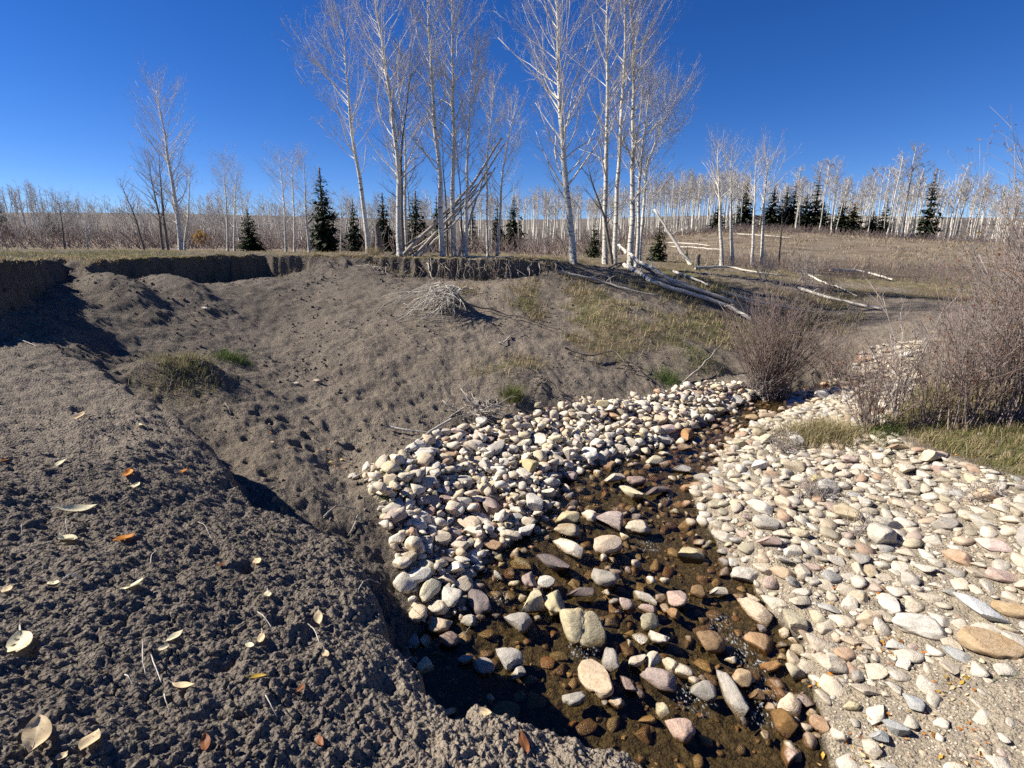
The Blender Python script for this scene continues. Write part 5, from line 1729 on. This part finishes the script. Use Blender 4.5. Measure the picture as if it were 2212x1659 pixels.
def shrub(u, v, hpx, wpx, n, label, seed, mat, leaves=None, nleaf=0, group=None, y=None, rbase=.006, twigs=6, sub=3, spread=.10, name='shrub', lean=0.0, leaf_from=.35, leaf_size=.022, up=.16):
    rg = np.random.default_rng(seed)
    if y is None:
        c = foot(u, v)
    else:
        p = at_y(u, v, y)
        c = Vector((p[0], p[1], surf1(p[0], p[1])))
    k = math.hypot(c.y, 0) * 1.0 / F
    H, Wd = hpx * k, wpx * k
    T = Tubes()
    LV, tips = [], []
    for i in range(n):
        st = np.array([rg.normal() * Wd * spread, rg.normal() * Wd * spread * .7, -.05])
        a = rg.uniform(0, 6.283)
        out = rg.random() ** .6
        tip = np.array([math.cos(a) * out * Wd * .5 + lean * H * .3, math.sin(a) * out * Wd * .42, H * rg.uniform(.55, 1.02) * (1 - .28 * out)])
        d = tip - st
        L = np.linalg.norm(d)
        q = bent(st, d / L + np.array([0, 0, -.05]), L, 7, rg, .085, up * .12)
        r0 = rbase * rg.uniform(.6, 1.3)
        T.add(q, np.linspace(r0, max(r0 * .3, .0018), 7), 4)
        for j in range(twigs):
            t = rg.uniform(.2, .98)
            f = t * 6
            m = min(int(f), 5)
            p = q[m] + (q[m + 1] - q[m]) * (f - m)
            dd = (q[m + 1] - q[m]) / np.linalg.norm(q[m + 1] - q[m]) + rg.normal(size=3) * .5
            Lt = L * rg.uniform(.12, .34)
            tw = bent(p, dd, Lt, 4, rg, .16, .05)
            T.add(tw, np.linspace(max(r0 * .45, .0026), .0015, 4), 3)
            if t > leaf_from:
                LV.append(tw[rg.integers(1, 4)])
            for s in range(sub):
                ss = bent(tw[rg.integers(1, 3)], dd + rg.normal(size=3) * .7, Lt * rg.uniform(.3, .6), 3, rg, .2, .05)
                T.add(ss, [.0018, .0015, .0010], 3)
                if t > leaf_from:
                    LV.append(ss[2])
    t = thing(name, label, 'shrub', tuple(c), group)
    s = link('stems', T.mesh('stems', mat), t)
    s['kind'] = 'stuff'
    if leaves and nleaf and LV:
        LV = np.array(LV)
        P = LV[rg.integers(0, len(LV), nleaf)] + rg.normal(size=(nleaf, 3)) * .012
        a, b = rg.normal(size=(nleaf, 3)), rg.normal(size=(nleaf, 3))
        a *= (leaf_size * rg.uniform(.6, 1.3, (nleaf, 1))) / np.linalg.norm(a, axis=1, keepdims=True)
        b *= leaf_size * .45 / np.linalg.norm(b, axis=1, keepdims=True)
        V = np.stack([P - a, P + b, P + a, P - b], 1).reshape(-1, 3)
        l = link('leaves', np_mesh('leaves', V, np.arange(4 * nleaf).reshape(-1, 4), leaves, False), t)
        l['kind'] = 'stuff'
    return t

G_SH = 'bare shrubs along the creek'
shrub(1662, 838, 280, 240, 190, 'big bare willow bush fanning out beside the upstream water', 31, M_SHRUB, None, 0, G_SH, 8.6, .0072, 4, 1, .09)
shrub(1640, 846, 70, 110, 40, 'low skirt of dead twigs at the foot of the willow bush', 32, M_SHRUB_GREY, None, 0, G_SH, 8.5, .004, 4, 2, .2)
shrub(1884, 893, 235, 150, 46, 'thin bare shrub with small red leaves left of the thicket', 33, M_SHRUB, M_REDLEAF, 160, G_SH, 6.3, .0055, 6, 3, .07)
shrub(1935, 895, 330, 110, 12, 'tall grey stemmed shrub rising above the thin red-leaved one', 34, M_SHRUB_GREY, M_REDLEAF, 60, G_SH, 6.6, .010, 9, 4, .05)
shrub(1795, 800, 120, 120, 40, 'low brown shrub on the far shore behind the willow bush', 35, M_SHRUB, None, 0, G_SH, 9.6, .005, 5, 3, .15)
shrub(2010, 928, 300, 170, 26, 'leftmost grey brown bush of the right thicket', 36, M_SHRUB, M_REDLEAF, 150, G_SH, 6.2, .0065, 7, 2, .10)
shrub(2085, 935, 420, 220, 42, 'dense dark bush in the middle of the right thicket', 37, M_SHRUB, M_REDLEAF, 220, G_SH, 6.0, .007, 8, 2, .10)
shrub(2165, 945, 590, 230, 44, 'tall reddish bush of the right thicket', 38, M_SHRUB, M_AUTUMN, 300, G_SH, 5.9, .008, 8, 2, .10)
shrub(2235, 950, 640, 250, 40, 'tallest bush at the right edge, with pale upright stems', 39, M_SHRUB_GREY, M_AUTUMN, 260, G_SH, 6.0, .012, 9, 2, .08)
shrub(2290, 960, 600, 280, 36, 'bush cut off by the right edge of the picture', 40, M_SHRUB, M_REDLEAF, 200, G_SH, 5.6, .008, 8, 2, .10)
shrub(2130, 860, 520, 240, 40, 'bush with yellow brown leaves behind the right thicket', 41, M_SHRUB_GREY, M_AUTUMN, 1300, G_SH, 8.0, .008, 8, 2, .10)
shrub(2215, 830, 560, 240, 40, 'yellow leaved bush behind the tallest one at the right edge', 42, M_SHRUB_GREY, M_AUTUMN, 1500, G_SH, 8.5, .008, 8, 2, .10)
shrub(2060, 880, 230, 170, 30, 'grey bush deep inside the thicket behind the dark one', 43, M_SHRUB_GREY, None, 0, G_SH, 7.4, .006, 7, 2, .12)
shrub(1765, 1075, 60, 110, 26, 'dry grey twiggy plant lying among stones on the bar', 44, M_SHRUB_GREY, None, 0, G_SH, None, .003, 5, 3, .2)
shrub(1690, 975, 62, 90, 30, 'small grey twig bush beside the straw clump', 45, M_SHRUB_GREY, None, 0, G_SH, None, .003, 5, 3, .15)
shrub(1860, 1150, 46, 120, 18, 'sparse dead twigs over cobbles in the middle of the bar', 46, M_SHRUB_GREY, None, 0, G_SH, None, .0025, 5, 3, .25)
shrub(2120, 1080, 50, 130, 22, 'dead twigs over stones at the right of the upper bar', 47, M_SHRUB_GREY, None, 0, G_SH, None, .0025, 5, 3, .25)
shrub(1650, 615, 90, 60, 16, 'bare sapling showing above the left side of the willow bush', 48, M_SHRUB_GREY, None, 0, G_SH, 15, .008, 6, 3, .06)
shrub(1735, 618, 85, 80, 24, 'grey brush just behind the top of the willow bush', 49, M_SHRUB_GREY, None, 0, G_SH, 16, .007, 6, 3, .12)
shrub(1790, 640, 70, 70, 22, 'grey brush between the pale logs right of the willow bush', 50, M_SHRUB, None, 0, G_SH, 14, .006, 6, 3, .12)
shrub(1010, 905, 34, 60, 14, 'tuft of thin dead stalks beside the driftwood tangle', 51, M_SHRUB_GREY, None, 0, G_SH, None, .0025, 4, 2, .2)

# ------------------------------------------------------------------ grass
M_DRYGRASS = leafy('dry_hill_grass', [(.20, .155, .11), (.33, .265, .185), (.26, .205, .14)], .2)
def blades(name, x, y, h, mat, seed, width=.004, bend=.5, label=None, parent=None, origin=None, z=None):
    rg = np.random.default_rng(seed)
    n = len(x)
    z = surf(x, y) if z is None else z
    a = rg.uniform(0, 6.283, n)
    b = a + 1.57 + rg.normal(size=n) * .3
    lean = h * bend * rg.uniform(.2, 1.2, n)
    w = np.broadcast_to(width, n)
    p0 = np.stack([x, y, z - .01], -1)
    dx = np.stack([np.cos(a), np.sin(a), np.zeros(n)], -1)
    dl = np.stack([np.cos(b), np.sin(b), np.zeros(n)], -1)
    up = np.array([0, 0, 1.0])
    p1 = p0 + up * (h * .55)[:, None] + dl * (lean * .35)[:, None]
    p2 = p0 + up * h[:, None] * (1 - .25 * bend) + dl * lean[:, None]
    ww = w[:, None]
    V = np.stack([p0 - dx * ww, p0 + dx * ww, p1 + dx * ww * .75, p1 - dx * ww * .75, p2], 1)
    if origin is not None:
        V = V - np.array(origin)
    i = np.arange(n)[:, None] * 5
    me = np_mesh(name, V.reshape(-1, 3), [i + np.array([0, 1, 2, 3]), i + np.array([3, 2, 4])], mat, True)
    o = link(name, me, parent)
    o['kind'] = 'stuff'
    if label:
        o['label'] = label
    return o

def sow(poly, n, seed, keep=None, clump=0.0):
    rg = np.random.default_rng(seed)
    P = np.array(poly)
    lo, hi = P.min(0), P.max(0)
    x, y = rg.uniform(lo[0], hi[0], n), rg.uniform(lo[1], hi[1], n)
    if clump:
        k = max(n // 14, 1)
        cx, cy = rg.uniform(lo[0], hi[0], k), rg.uniform(lo[1], hi[1], k)
        j = rg.integers(0, k, n)
        x, y = cx[j] + rg.normal(size=n) * clump, cy[j] + rg.normal(size=n) * clump
    m = inside(x, y, P)
    x, y = x[m], y[m]
    if keep is not None:
        m = keep(x, y, rg)
        x, y = x[m], y[m]
    return x, y, rg

def cover_noise(x, y, s=.8, off=.25):
    return fbm(x * s, y * s, 3, 61) + off

no_gravel = lambda x, y: (signed(x, y, GRAVEL_LEFT)[0] < .05) & (signed(x, y, GRAVEL_RIGHT)[0] < .05)
for nm, mat, n, sd, off in (('slope_grass', M_STRAW, 26000, 21, .15), ('slope_green_grass', M_GREENGR, 15000, 22, -.10)):
    x, y, rg = sow(GRASSY, n, sd, lambda x, y, g: (cover_noise(x, y, .8, off) + g.normal(size=len(x)) * .18 > 0.02) & no_gravel(x, y), .07)
    blades(nm, x, y, rg.uniform(.05, .19, len(x)), mat, sd, .0035 * np.clip(y / 8, .8, 1.6), .8)
def on_top(x, y, margin=.0):
    s, w = signed(x, y, TOP_EDGE, TOP_W)
    return s > margin
TOP_NEAR = [(-12, 4), (-7, 5), (-5, 8), (-7.2, 10), (-4, 12), (0, 11.8), (3, 12), (16, 12), (16, 24), (-26, 24), (-26, 6)]
x, y, rg = sow(TOP_NEAR, 34000, 23, lambda x, y, g: on_top(x, y, .05) & (noise2(x * .9, y * .9, 93) > -.15) & (g.random(len(x)) < np.clip(1.4 - (y - 8) / 16, .12, 1)), .12)
blades('meadow_grass', x, y, rg.uniform(.04, .13, len(x)) * np.where(x < -6, .8, 1.0), M_STRAW, 23, .005, .7)
x, y, rg = sow([(-10, 4), (-5.8, 4.4), (-5, 9.0), (-10, 16)], 16000, 24, lambda x, y, g: on_top(x, y, .03), 0)
blades('meadow_green_grass', x, y, rg.uniform(.03, .09, len(x)), M_GREENGR, 24, .004, .7)
# sod fringe hanging over the brink
E = np.array(TOP_EDGE[:20])
rg = np.random.default_rng(25)
k = rg.integers(1, 18, 5200)
t = rg.random(5200)
fx, fy = E[k, 0] + (E[k + 1, 0] - E[k, 0]) * t, E[k, 1] + (E[k + 1, 1] - E[k, 1]) * t + rg.normal(size=5200) * .08
blades('sod_fringe', fx, fy, rg.uniform(.03, .11, 5200), M_STRAW, 26, .005, 1.6)
x, y, rg = sow(VERGE, 26000, 27, lambda x, y, g: no_gravel(x, y) & (cover_noise(x, y, 1.4, .35) > 0), .06)
blades('verge_grass', x, y, rg.uniform(.04, .15, len(x)), M_GREENGR, 27, .003, .8)
x, y, rg = sow(VERGE, 9000, 28, lambda x, y, g: no_gravel(x, y), .05)
blades('verge_straw', x, y, rg.uniform(.05, .20, len(x)), M_STRAW, 28, .003, .8)
HILL = [tuple(at_y(u, v, y)[:2]) for u, v, y in ((1380, 560, 22), (2300, 600, 20), (2400, 540, 70), (1380, 500, 66))]
x, y, rg = sow(HILL, 22000, 29, None, .35)
blades('hill_grass', x, y, rg.uniform(.10, .28, len(x)), M_DRYGRASS, 29, .012 * y / 25, .8)
x, y, rg = sow(GRAVEL_RIGHT, 15000, 30, lambda x, y, g: (cover_noise(x, y, 1.1, -.12) > 0) & (signed(x, y, CREEK)[0] < -.15), .05)
blades('bar_grass', x, y, rg.uniform(.03, .11, len(x)), M_HERB, 30, .0022, .9)
x, y, rg = sow(region([(800, 1010), (880, 1000), (930, 1040), (870, 1100), (820, 1090)]), 2600, 31, None, .05)
blades('heap_grass', x, y, rg.uniform(.03, .10, len(x)), M_HERB, 31, .002, .9)

G_TUFT = 'clumps of grass and herbs'
def tuft(u, v, wpx, hpx, n, label, mat, seed, mat2=None, cat='grass'):
    c = foot(u, v)
    rg = np.random.default_rng(seed)
    s = wpx * c.y / F / 2
    h = hpx * c.y / F
    t = thing('grass_tuft', label, cat, tuple(c), G_TUFT)
    for m, k in ((mat, n), (mat2, n // 2)):
        if m is None:
            continue
        x, y = c.x + rg.normal(size=k) * s * .55, c.y + rg.normal(size=k) * s * .5
        blades('blades', x, y, h * rg.uniform(.4, 1.1, k), m, seed, .0028, .9, None, t, c)
    return t
tuft(395, 795, 150, 30, 620, 'green and straw grass clump on a dark hump in the left hollow', M_GREENGR, 81, M_STRAW)
tuft(500, 778, 70, 26, 500, 'small green herb patch right of the clump in the left hollow', M_HERB, 82)
tuft(1775, 945, 150, 52, 1500, 'straw yellow grass clump on the bar beside the water', M_STRAW, 83, M_GREENGR)
tuft(1107, 862, 40, 40, 260, 'yellow green seedling at the foot of the slope', M_GREENGR, 84, M_HERB, 'plant')
tuft(1440, 822, 60, 34, 300, 'dark green herb near the propped branch', M_HERB, 85, None, 'plant')
tuft(1510, 772, 90, 22, 300, 'dark sedge lip on the slope above the propped branch', M_HERB, 86, M_STRAW)
tuft(1000, 630, 60, 26, 300, 'straw tuft on the hump above the root ball', M_STRAW, 87)
tuft(805, 552, 40, 26, 260, 'straw tuft at the brink beside the tall stump', M_STRAW, 88)
tuft(1900, 935, 90, 34, 500, 'green plants at the left end of the verge', M_HERB, 89, M_GREENGR, 'plant')

def brush():
    rg = np.random.default_rng(91)
    T = Tubes()
    for k in range(480):
        u = rg.uniform(1560, 2250)
        y = rg.uniform(19, 25)
        b = at_y(u, 585, y)
        z = float(surf(b[0], b[1])[0])
        for j in range(5):
            q = bent((b[0] + rg.normal() * .15, b[1], z - .03), (rg.normal() * .5, rg.normal() * .5, 1), rg.uniform(.25, .6), 4, rg, .15)
            T.add(q, np.linspace(.007, .003, 4), 3)
    for k in range(900):
        u = rg.uniform(1400, 2300)
        y = rg.uniform(52, 64)
        b = at_y(u, 515, y)
        z = float(surf(b[0], b[1])[0])
        for j in range(4):
            q = bent((b[0] + rg.normal() * .4, b[1], z - .03), (rg.normal() * .5, rg.normal() * .5, 1), rg.uniform(.4, 1.0), 3, rg, .15)
            T.add(q, [.022, .016, .010], 3)
    for k in range(1000):
        u = rg.uniform(-80, 1400)
        y = rg.uniform(34, 80)
        b = at_y(u, 545, y)
        z = float(surf(b[0], b[1])[0])
        for j in range(5):
            q = bent((b[0] + rg.normal() * .5, b[1], z - .03), (rg.normal() * .55, rg.normal() * .5, 1), rg.uniform(.5, 2.2), 3, rg, .2)
            T.add(q, [.026, .02, .012], 3)
    link('brush', T.mesh('brush', M_SHRUB), kind='stuff')
brush()

# ------------------------------------------------------------------ fallen leaves and twigs
def leaf_material(name, a, b, vein):
    N = NT(name)
    P = N.obj()
    n = N.noise(P, 40.0, 3, .6)
    col = N.mix(N.map(n, .35, .65), a, b)
    col = N.mix(N.map(N.attr('across'), .12, .04), col, vein)
    col = N.mix(N.map(N.noise(P, 130.0, 2), .62, .7, 0, .6), col, (.12, .07, .03))
    d = N.n('BsdfPrincipled', {'Base Color': col, 'Roughness': .6, 'Specular IOR Level': .3})
    t = N.n('BsdfTranslucent', {'Color': col})
    m = N.n('MixShader', {0: .25, 1: d.outputs[0], 2: t.outputs[0]})
    N.t.links.new(m.outputs[0], N.out.inputs['Surface'])
    return N.m
LEAFM = {'cream': leaf_material('leaf_cream', (.78, .72, .48), (.68, .60, .38), (.85, .80, .62)), 'tan': leaf_material('leaf_tan', (.60, .44, .25), (.70, .56, .34), (.76, .66, .45)),
         'orange': leaf_material('leaf_orange', (.60, .24, .03), (.48, .17, .03), (.6, .4, .1)), 'rust': leaf_material('leaf_rust', (.30, .11, .04), (.22, .08, .035), (.35, .2, .08)),
         'yellow': leaf_material('leaf_yellow', (.62, .42, .06), (.50, .30, .05), (.65, .5, .15))}

def leaf_mesh(L, W, curl, fold, seed, mat, twist=.0):
    rg = np.random.default_rng(seed)
    n, m = 11, 5
    t = np.linspace(0, 1, n)
    s = np.linspace(-1, 1, m)
    T_, S = np.meshgrid(t, s, indexing='ij')
    w = W / 2 * np.sin(np.pi * np.clip(T_ * .98 + .01, 0, 1)) ** .75 * (1.15 - .35 * T_)
    x = (T_ - .5) * L
    y = S * w
    z = fold * np.abs(S) * w * 1.0 + curl * L * ((T_ - .5) ** 2 * 2 - .2) + .06 * W * np.sin(7 * T_ + 2.5 * S + rg.uniform(0, 6))
    y = y + twist * L * np.sin(3 * T_)
    V = np.stack([x, y, z], -1).reshape(-1, 3)
    idx = np.arange(n * m).reshape(n, m)
    q = np.stack([idx[:-1, :-1], idx[1:, :-1], idx[1:, 1:], idx[:-1, 1:]], -1).reshape(-1, 4)
    b = len(V)
    st = np.array([[-.5 * L, -.003 * 1, 0], [-.5 * L, .003, 0], [-.68 * L, .002, .01], [-.68 * L, -.002, .01]]) + (0, 0, curl * L * .3)
    V = np.concatenate([V, st])
    q = np.concatenate([q, [[b, b + 1, b + 2, b + 3]]])
    return np_mesh('leaf', V, q, mat, True, {'across': np.concatenate([np.abs(S).ravel(), [0, 0, 0, 0]])})

G_LEAF = 'dry leaves fallen on the near mound'
def leaf(u, v, L, W, ang, col, label, seed, curl=.35, fold=.35, group=G_LEAF):
    p = hit(u, v)
    dep = p[1] * CP - p[2] * SP
    a = math.radians(ang)
    d1, d0 = ray(u + .5 * L * math.cos(a), v + .5 * L * math.sin(a)), ray(u - .5 * L * math.cos(a), v - .5 * L * math.sin(a))
    q1, q0 = d1 * (p[2] / d1[2]), d0 * (p[2] / d0[2])
    yaw = math.atan2(q1[1] - q0[1], q1[0] - q0[0])
    ln = min(math.hypot(q1[0] - q0[0], q1[1] - q0[1]), 1.3 * L * dep / F)
    rg = np.random.default_rng(seed)
    me = leaf_mesh(ln, max(W * dep / F, ln * .25) * 1.1, curl, fold, seed, LEAFM[col], rg.uniform(-.08, .08))
    zz = surf(p[0] + .3 * ln * np.array([0, math.cos(yaw), -math.cos(yaw)]), p[1] + .3 * ln * np.array([0, math.sin(yaw), -math.sin(yaw)]))
    o = link('leaf', me, None, None, label, 'leaf', group, (p[0], p[1], float(zz.max()) + .008))
    o.rotation_euler = (rg.uniform(-.35, .35), rg.uniform(-.2, .2), yaw)
    return o

for k, (u, v, L, Wd, a, c, lab) in enumerate([
    (42, 1394, 62, 42, 100, 'cream', 'large folded cream leaf at the left edge'), (147, 1170, 44, 30, 25, 'cream', 'crumpled cream leaf with a twig standing behind it'),
    (270, 1170, 52, 24, -25, 'orange', 'bright orange curled leaf'), (118, 1266, 26, 18, 0, 'cream', 'small cream leaf right of a thin curved stalk'),
    (288, 1278, 56, 20, -20, 'cream', 'long wrinkled cream leaf below the bright orange one'), (18, 1277, 24, 16, 0, 'tan', 'small pinkish tan leaf at the left edge'),
    (379, 1381, 44, 16, -32, 'cream', 'slim cream leaf pointing up right, above a shorter one'), (355, 1408, 30, 13, -28, 'cream', 'short slim cream leaf just below the slim pointing one'),
    (558, 1219, 20, 16, 40, 'tan', 'small tan leaf alone in the middle of the mound'), (582, 1294, 24, 14, 70, 'cream', 'small cream leaf below the lone tan one'),
    (691, 1346, 30, 17, 82, 'tan', 'upright tan leaf near the right side of the mound'), (566, 1384, 30, 14, 92, 'tan', 'upright reddish tan leaf with a scrap at its left'),
    (541, 1398, 20, 11, 20, 'cream', 'small scrap of leaf left of the upright reddish one'), (80, 1618, 78, 46, 105, 'tan', 'largest leaf, tan with a pale midrib, at the bottom left'),
    (200, 1622, 64, 32, -58, 'tan', 'oval tan leaf right of the largest leaf'), (138, 1652, 34, 18, -40, 'tan', 'tan leaf cut off by the bottom edge'),
    (397, 1483, 48, 16, 5, 'tan', 'brown curled leaf below the white stalks'), (557, 1477, 42, 10, -14, 'yellow', 'thin yellow leaf in a hollow'),
    (445, 1618, 34, 18, 92, 'rust', 'rusty ribbed leaf near the bottom edge'), (651, 1496, 24, 12, -50, 'rust', 'small rusty leaf right of the thin yellow one'),
    (704, 1426, 24, 14, 70, 'tan', 'tan leaf at the end of a bent stalk'), (480, 1221, 26, 10, -30, 'rust', 'small rusty leaf in a dark hole'),
    (694, 1608, 24, 13, 60, 'rust', 'small reddish leaf at the bottom of the mound'), (169, 1106, 92, 20, -12, 'cream', 'longest cream willow leaf lying level'),
    (302, 922, 24, 11, 40, 'cream', 'small cream leaf high on the mound'), (135, 1003, 36, 11, -28, 'cream', 'slim cream leaf left of the dark hole'),
    (167, 906, 42, 10, -25, 'tan', 'thin tan leaf high on the left of the mound'), (274, 1028, 40, 16, -60, 'orange', 'tan and orange leaf standing in the dark hole'),
    (295, 1053, 26, 17, -52, 'cream', 'cream leaf just below the dark hole'), (398, 1021, 18, 8, -20, 'orange', 'small orange leaf right of the dark hole'),
    (10, 998, 22, 9, -10, 'orange', 'small orange leaf at the left edge, high'), (1045, 1553, 34, 17, 5, 'tan', 'pale tan leaf on the pale front lip of the mound'),
    (1130, 1612, 46, 20, 68, 'rust', 'reddish folded leaf on the front lip near the bottom'), (993, 1558, 26, 14, 45, 'rust', 'dark leaf in the notch of the front lip')]):
    leaf(u, v, L, Wd, a, c, lab, 1000 + k, random.uniform(.08, .32), random.uniform(.1, .4))

G_TW = 'pale stalks and twigs on the near mound'
def twig(rows, lab, seed, r=.0022, rise=.02):
    P = []
    for i, (u, v) in enumerate(rows):
        p = foot(u, v)
        P.append((p.x, p.y, p.z + rise * (1 + i % 2)))
    pole('twig', P, r, r * .6, M_LOG, lab, 'twig', G_TW, .01, 0, seed)
for k, (rows, lab) in enumerate([
    ([(312, 1400), (311, 1440), (316, 1467)], 'straight white stalk, longest of the pair on the mound'), ([(328, 1424), (337, 1450), (350, 1481)], 'white stalk slanting beside the longest one'),
    ([(272, 1469), (281, 1480), (290, 1492)], 'short white stalk left of the pair'), ([(355, 1501), (360, 1528), (369, 1552)], 'knobbly white stalk below the pair'),
    ([(49, 1139), (50, 1152), (50, 1163)], 'short upright white stalk at the left of the mound'), ([(146, 1134), (146, 1145), (147, 1158)], 'small upright twig behind the crumpled cream leaf'),
    ([(557, 1331), (572, 1348), (589, 1366)], 'thin twig slanting down right in the middle of the mound'), ([(666, 1355), (682, 1375), (691, 1406)], 'bent brown stalk beside the upright tan leaf'),
    ([(339, 1198), (330, 1212), (326, 1230)], 'thin curved twig below the orange leaf'), ([(428, 1130), (445, 1148), (459, 1170)], 'forked thin twig in the upper mound'),
    ([(302, 1238), (298, 1250), (296, 1258)], 'very short pale twig'), ([(139, 1273), (160, 1266), (182, 1268)], 'thin curved stalk right of the small cream leaf'),
    ([(576, 1520), (586, 1545), (600, 1560)], 'dark curved twig near the bottom of the mound'), ([(485, 873), (492, 885), (499, 896)], 'short pale stick in the hollow behind the mound'),
    ([(880, 1326), (905, 1318), (935, 1322)], 'thin root arching out of the near cliff'), ([(990, 1400), (1010, 1370), (1030, 1345)], 'thin twig bending over the water in the shade'),
    ([(775, 1290), (790, 1270), (822, 1262)], 'thin pale root at the top of the near cliff'), ([(870, 1440), (890, 1432), (910, 1450)], 'short hooked rootlet on the near cliff edge')]):
    twig(rows, lab, 300 + k)

# crumbs of soil broken off the banks
def soil_clods():
    N = NT('soil_clod')
    P = N.pos()
    n = N.noise(P, 30.0, 4, .65)
    tint = N.n('Attribute', attribute_name='tint').outputs['Color']
    col = N.mix(N.map(n, .3, .7), (.085, .072, .061), (.19, .163, .136))
    N.surface(N.mix(1.0, col, tint, 'MULTIPLY'), .95, N.bump(n, .006, .8), .1)
    rg = np.random.default_rng(96)
    lib = [stone_shape(1, 400 + k, .8, .2)[0] for k in range(6)] , [stone_shape(2, 410 + k, .6, .25)[0] for k in range(6)]
    VV, FF, TT, base = [], [], [], 0
    def put(x, y, r, tone):
        nonlocal base
        z = surf(x, y)
        for i in range(len(x)):
            big = r[i] * F / math.hypot(x[i], y[i]) > 9
            v = lib[1 if big else 0][rg.integers(6)] * r[i] * rg.uniform(.6, 1.1, 3)
            R = np.array(Euler(tuple(rg.uniform(0, 6.28, 3))).to_matrix())
            VV.append(v @ R.T + (x[i], y[i], z[i] + r[i] * .3))
            FF.append(ICO[2 if big else 1][1] + base)
            base += len(v)
            TT.append(np.full((len(v), 3), tone[i]))
    x, y = rg.uniform(-3.4, 1.0, 9000), .9 + 3.6 * rg.random(9000) ** 1.3
    k = (signed(x, y, MOUND_EDGE)[0] > .0) & (noise2(x * 1.7, y * 1.7, 97) + rg.normal(size=len(x)) * .25 > -.05)
    x, y = x[k], y[k]
    put(x, y, .003 + .010 * rg.random(len(x)) ** 3, rg.uniform(.75, 1.35, len(x)) * (1 + .5 * sstep(-1, .3, x)))
    x, y = rg.uniform(-7, 6, 15000), rg.uniform(3.3, 12.3, 15000)
    st, sm, sc = signed(x, y, TOP_EDGE)[0], signed(x, y, MOUND_EDGE)[0], signed(x, y, CREEK)[0]
    k = (st < .0) & (sm < 0) & (sc < -.2) & no_gravel(x, y) & (noise2(x * .9, y * .9, 98) + rg.normal(size=len(x)) * .3 + .9 * np.exp(st / .5) > .22)
    x, y = x[k], y[k]
    put(x, y, .006 + .024 * rg.random(len(x)) ** 4, rg.uniform(.7, 1.25, len(x)) * (.8 + .5 * sstep(-4, -1, x)))
    link('soil_clods', np_mesh('soil_clods', np.concatenate(VV), np.concatenate(FF), N.m, False, {'tint': np.concatenate(TT)}), kind='stuff')
soil_clods()

# leaves washed up and blown over the gravel: small and many
def litter():
    rg = np.random.default_rng(95)
    out = {'orange': [], 'yellow': [], 'tan': []}
    spots = [(1915, 1400, 60, 26), (1960, 1410, 30, 16), (2050, 1480, 60, 26), (1860, 1410, 40, 14), (1770, 1470, 40, 12), (1900, 1560, 60, 14), (2010, 1560, 80, 14), (1840, 1290, 90, 18), (1950, 1290, 60, 14), (1810, 1360, 60, 16),
             (2100, 1640, 90, 14), (1850, 1640, 60, 14), (2000, 1000, 150, 40), (2150, 1000, 80, 30), (1760, 1180, 80, 16), (960, 1240, 40, 6), (600, 940, 60, 14), (720, 1000, 60, 10)]
    for u, v, s, n in spots:
        for k in range(n):
            p = hit(u + rg.normal() * s * .5, min(v + rg.normal() * s * .3, 1655))
            c = ('orange', 'yellow', 'tan')[rg.choice(3, p=[.45, .2, .35])]
            L = rg.uniform(.015, .045)
            a = rg.uniform(0, 6.28)
            d = np.array([math.cos(a), math.sin(a), rg.normal() * .25]) * L / 2
            e = np.array([-math.sin(a), math.cos(a), rg.normal() * .4]) * L * .24
            c0 = np.array([p[0], p[1], surf1(p[0], p[1]) + .012])
            out[c].append(np.stack([c0 - d, c0 - d * .2 + e, c0 + d, c0 - d * .2 - e]))
    for c, L in out.items():
        V = np.concatenate(L)
        link('leaf_litter', np_mesh('leaf_litter', V, np.arange(len(V)).reshape(-1, 4), LEAFM[c], False, {'across': np.full(len(V), .5)}), kind='stuff')
litter()
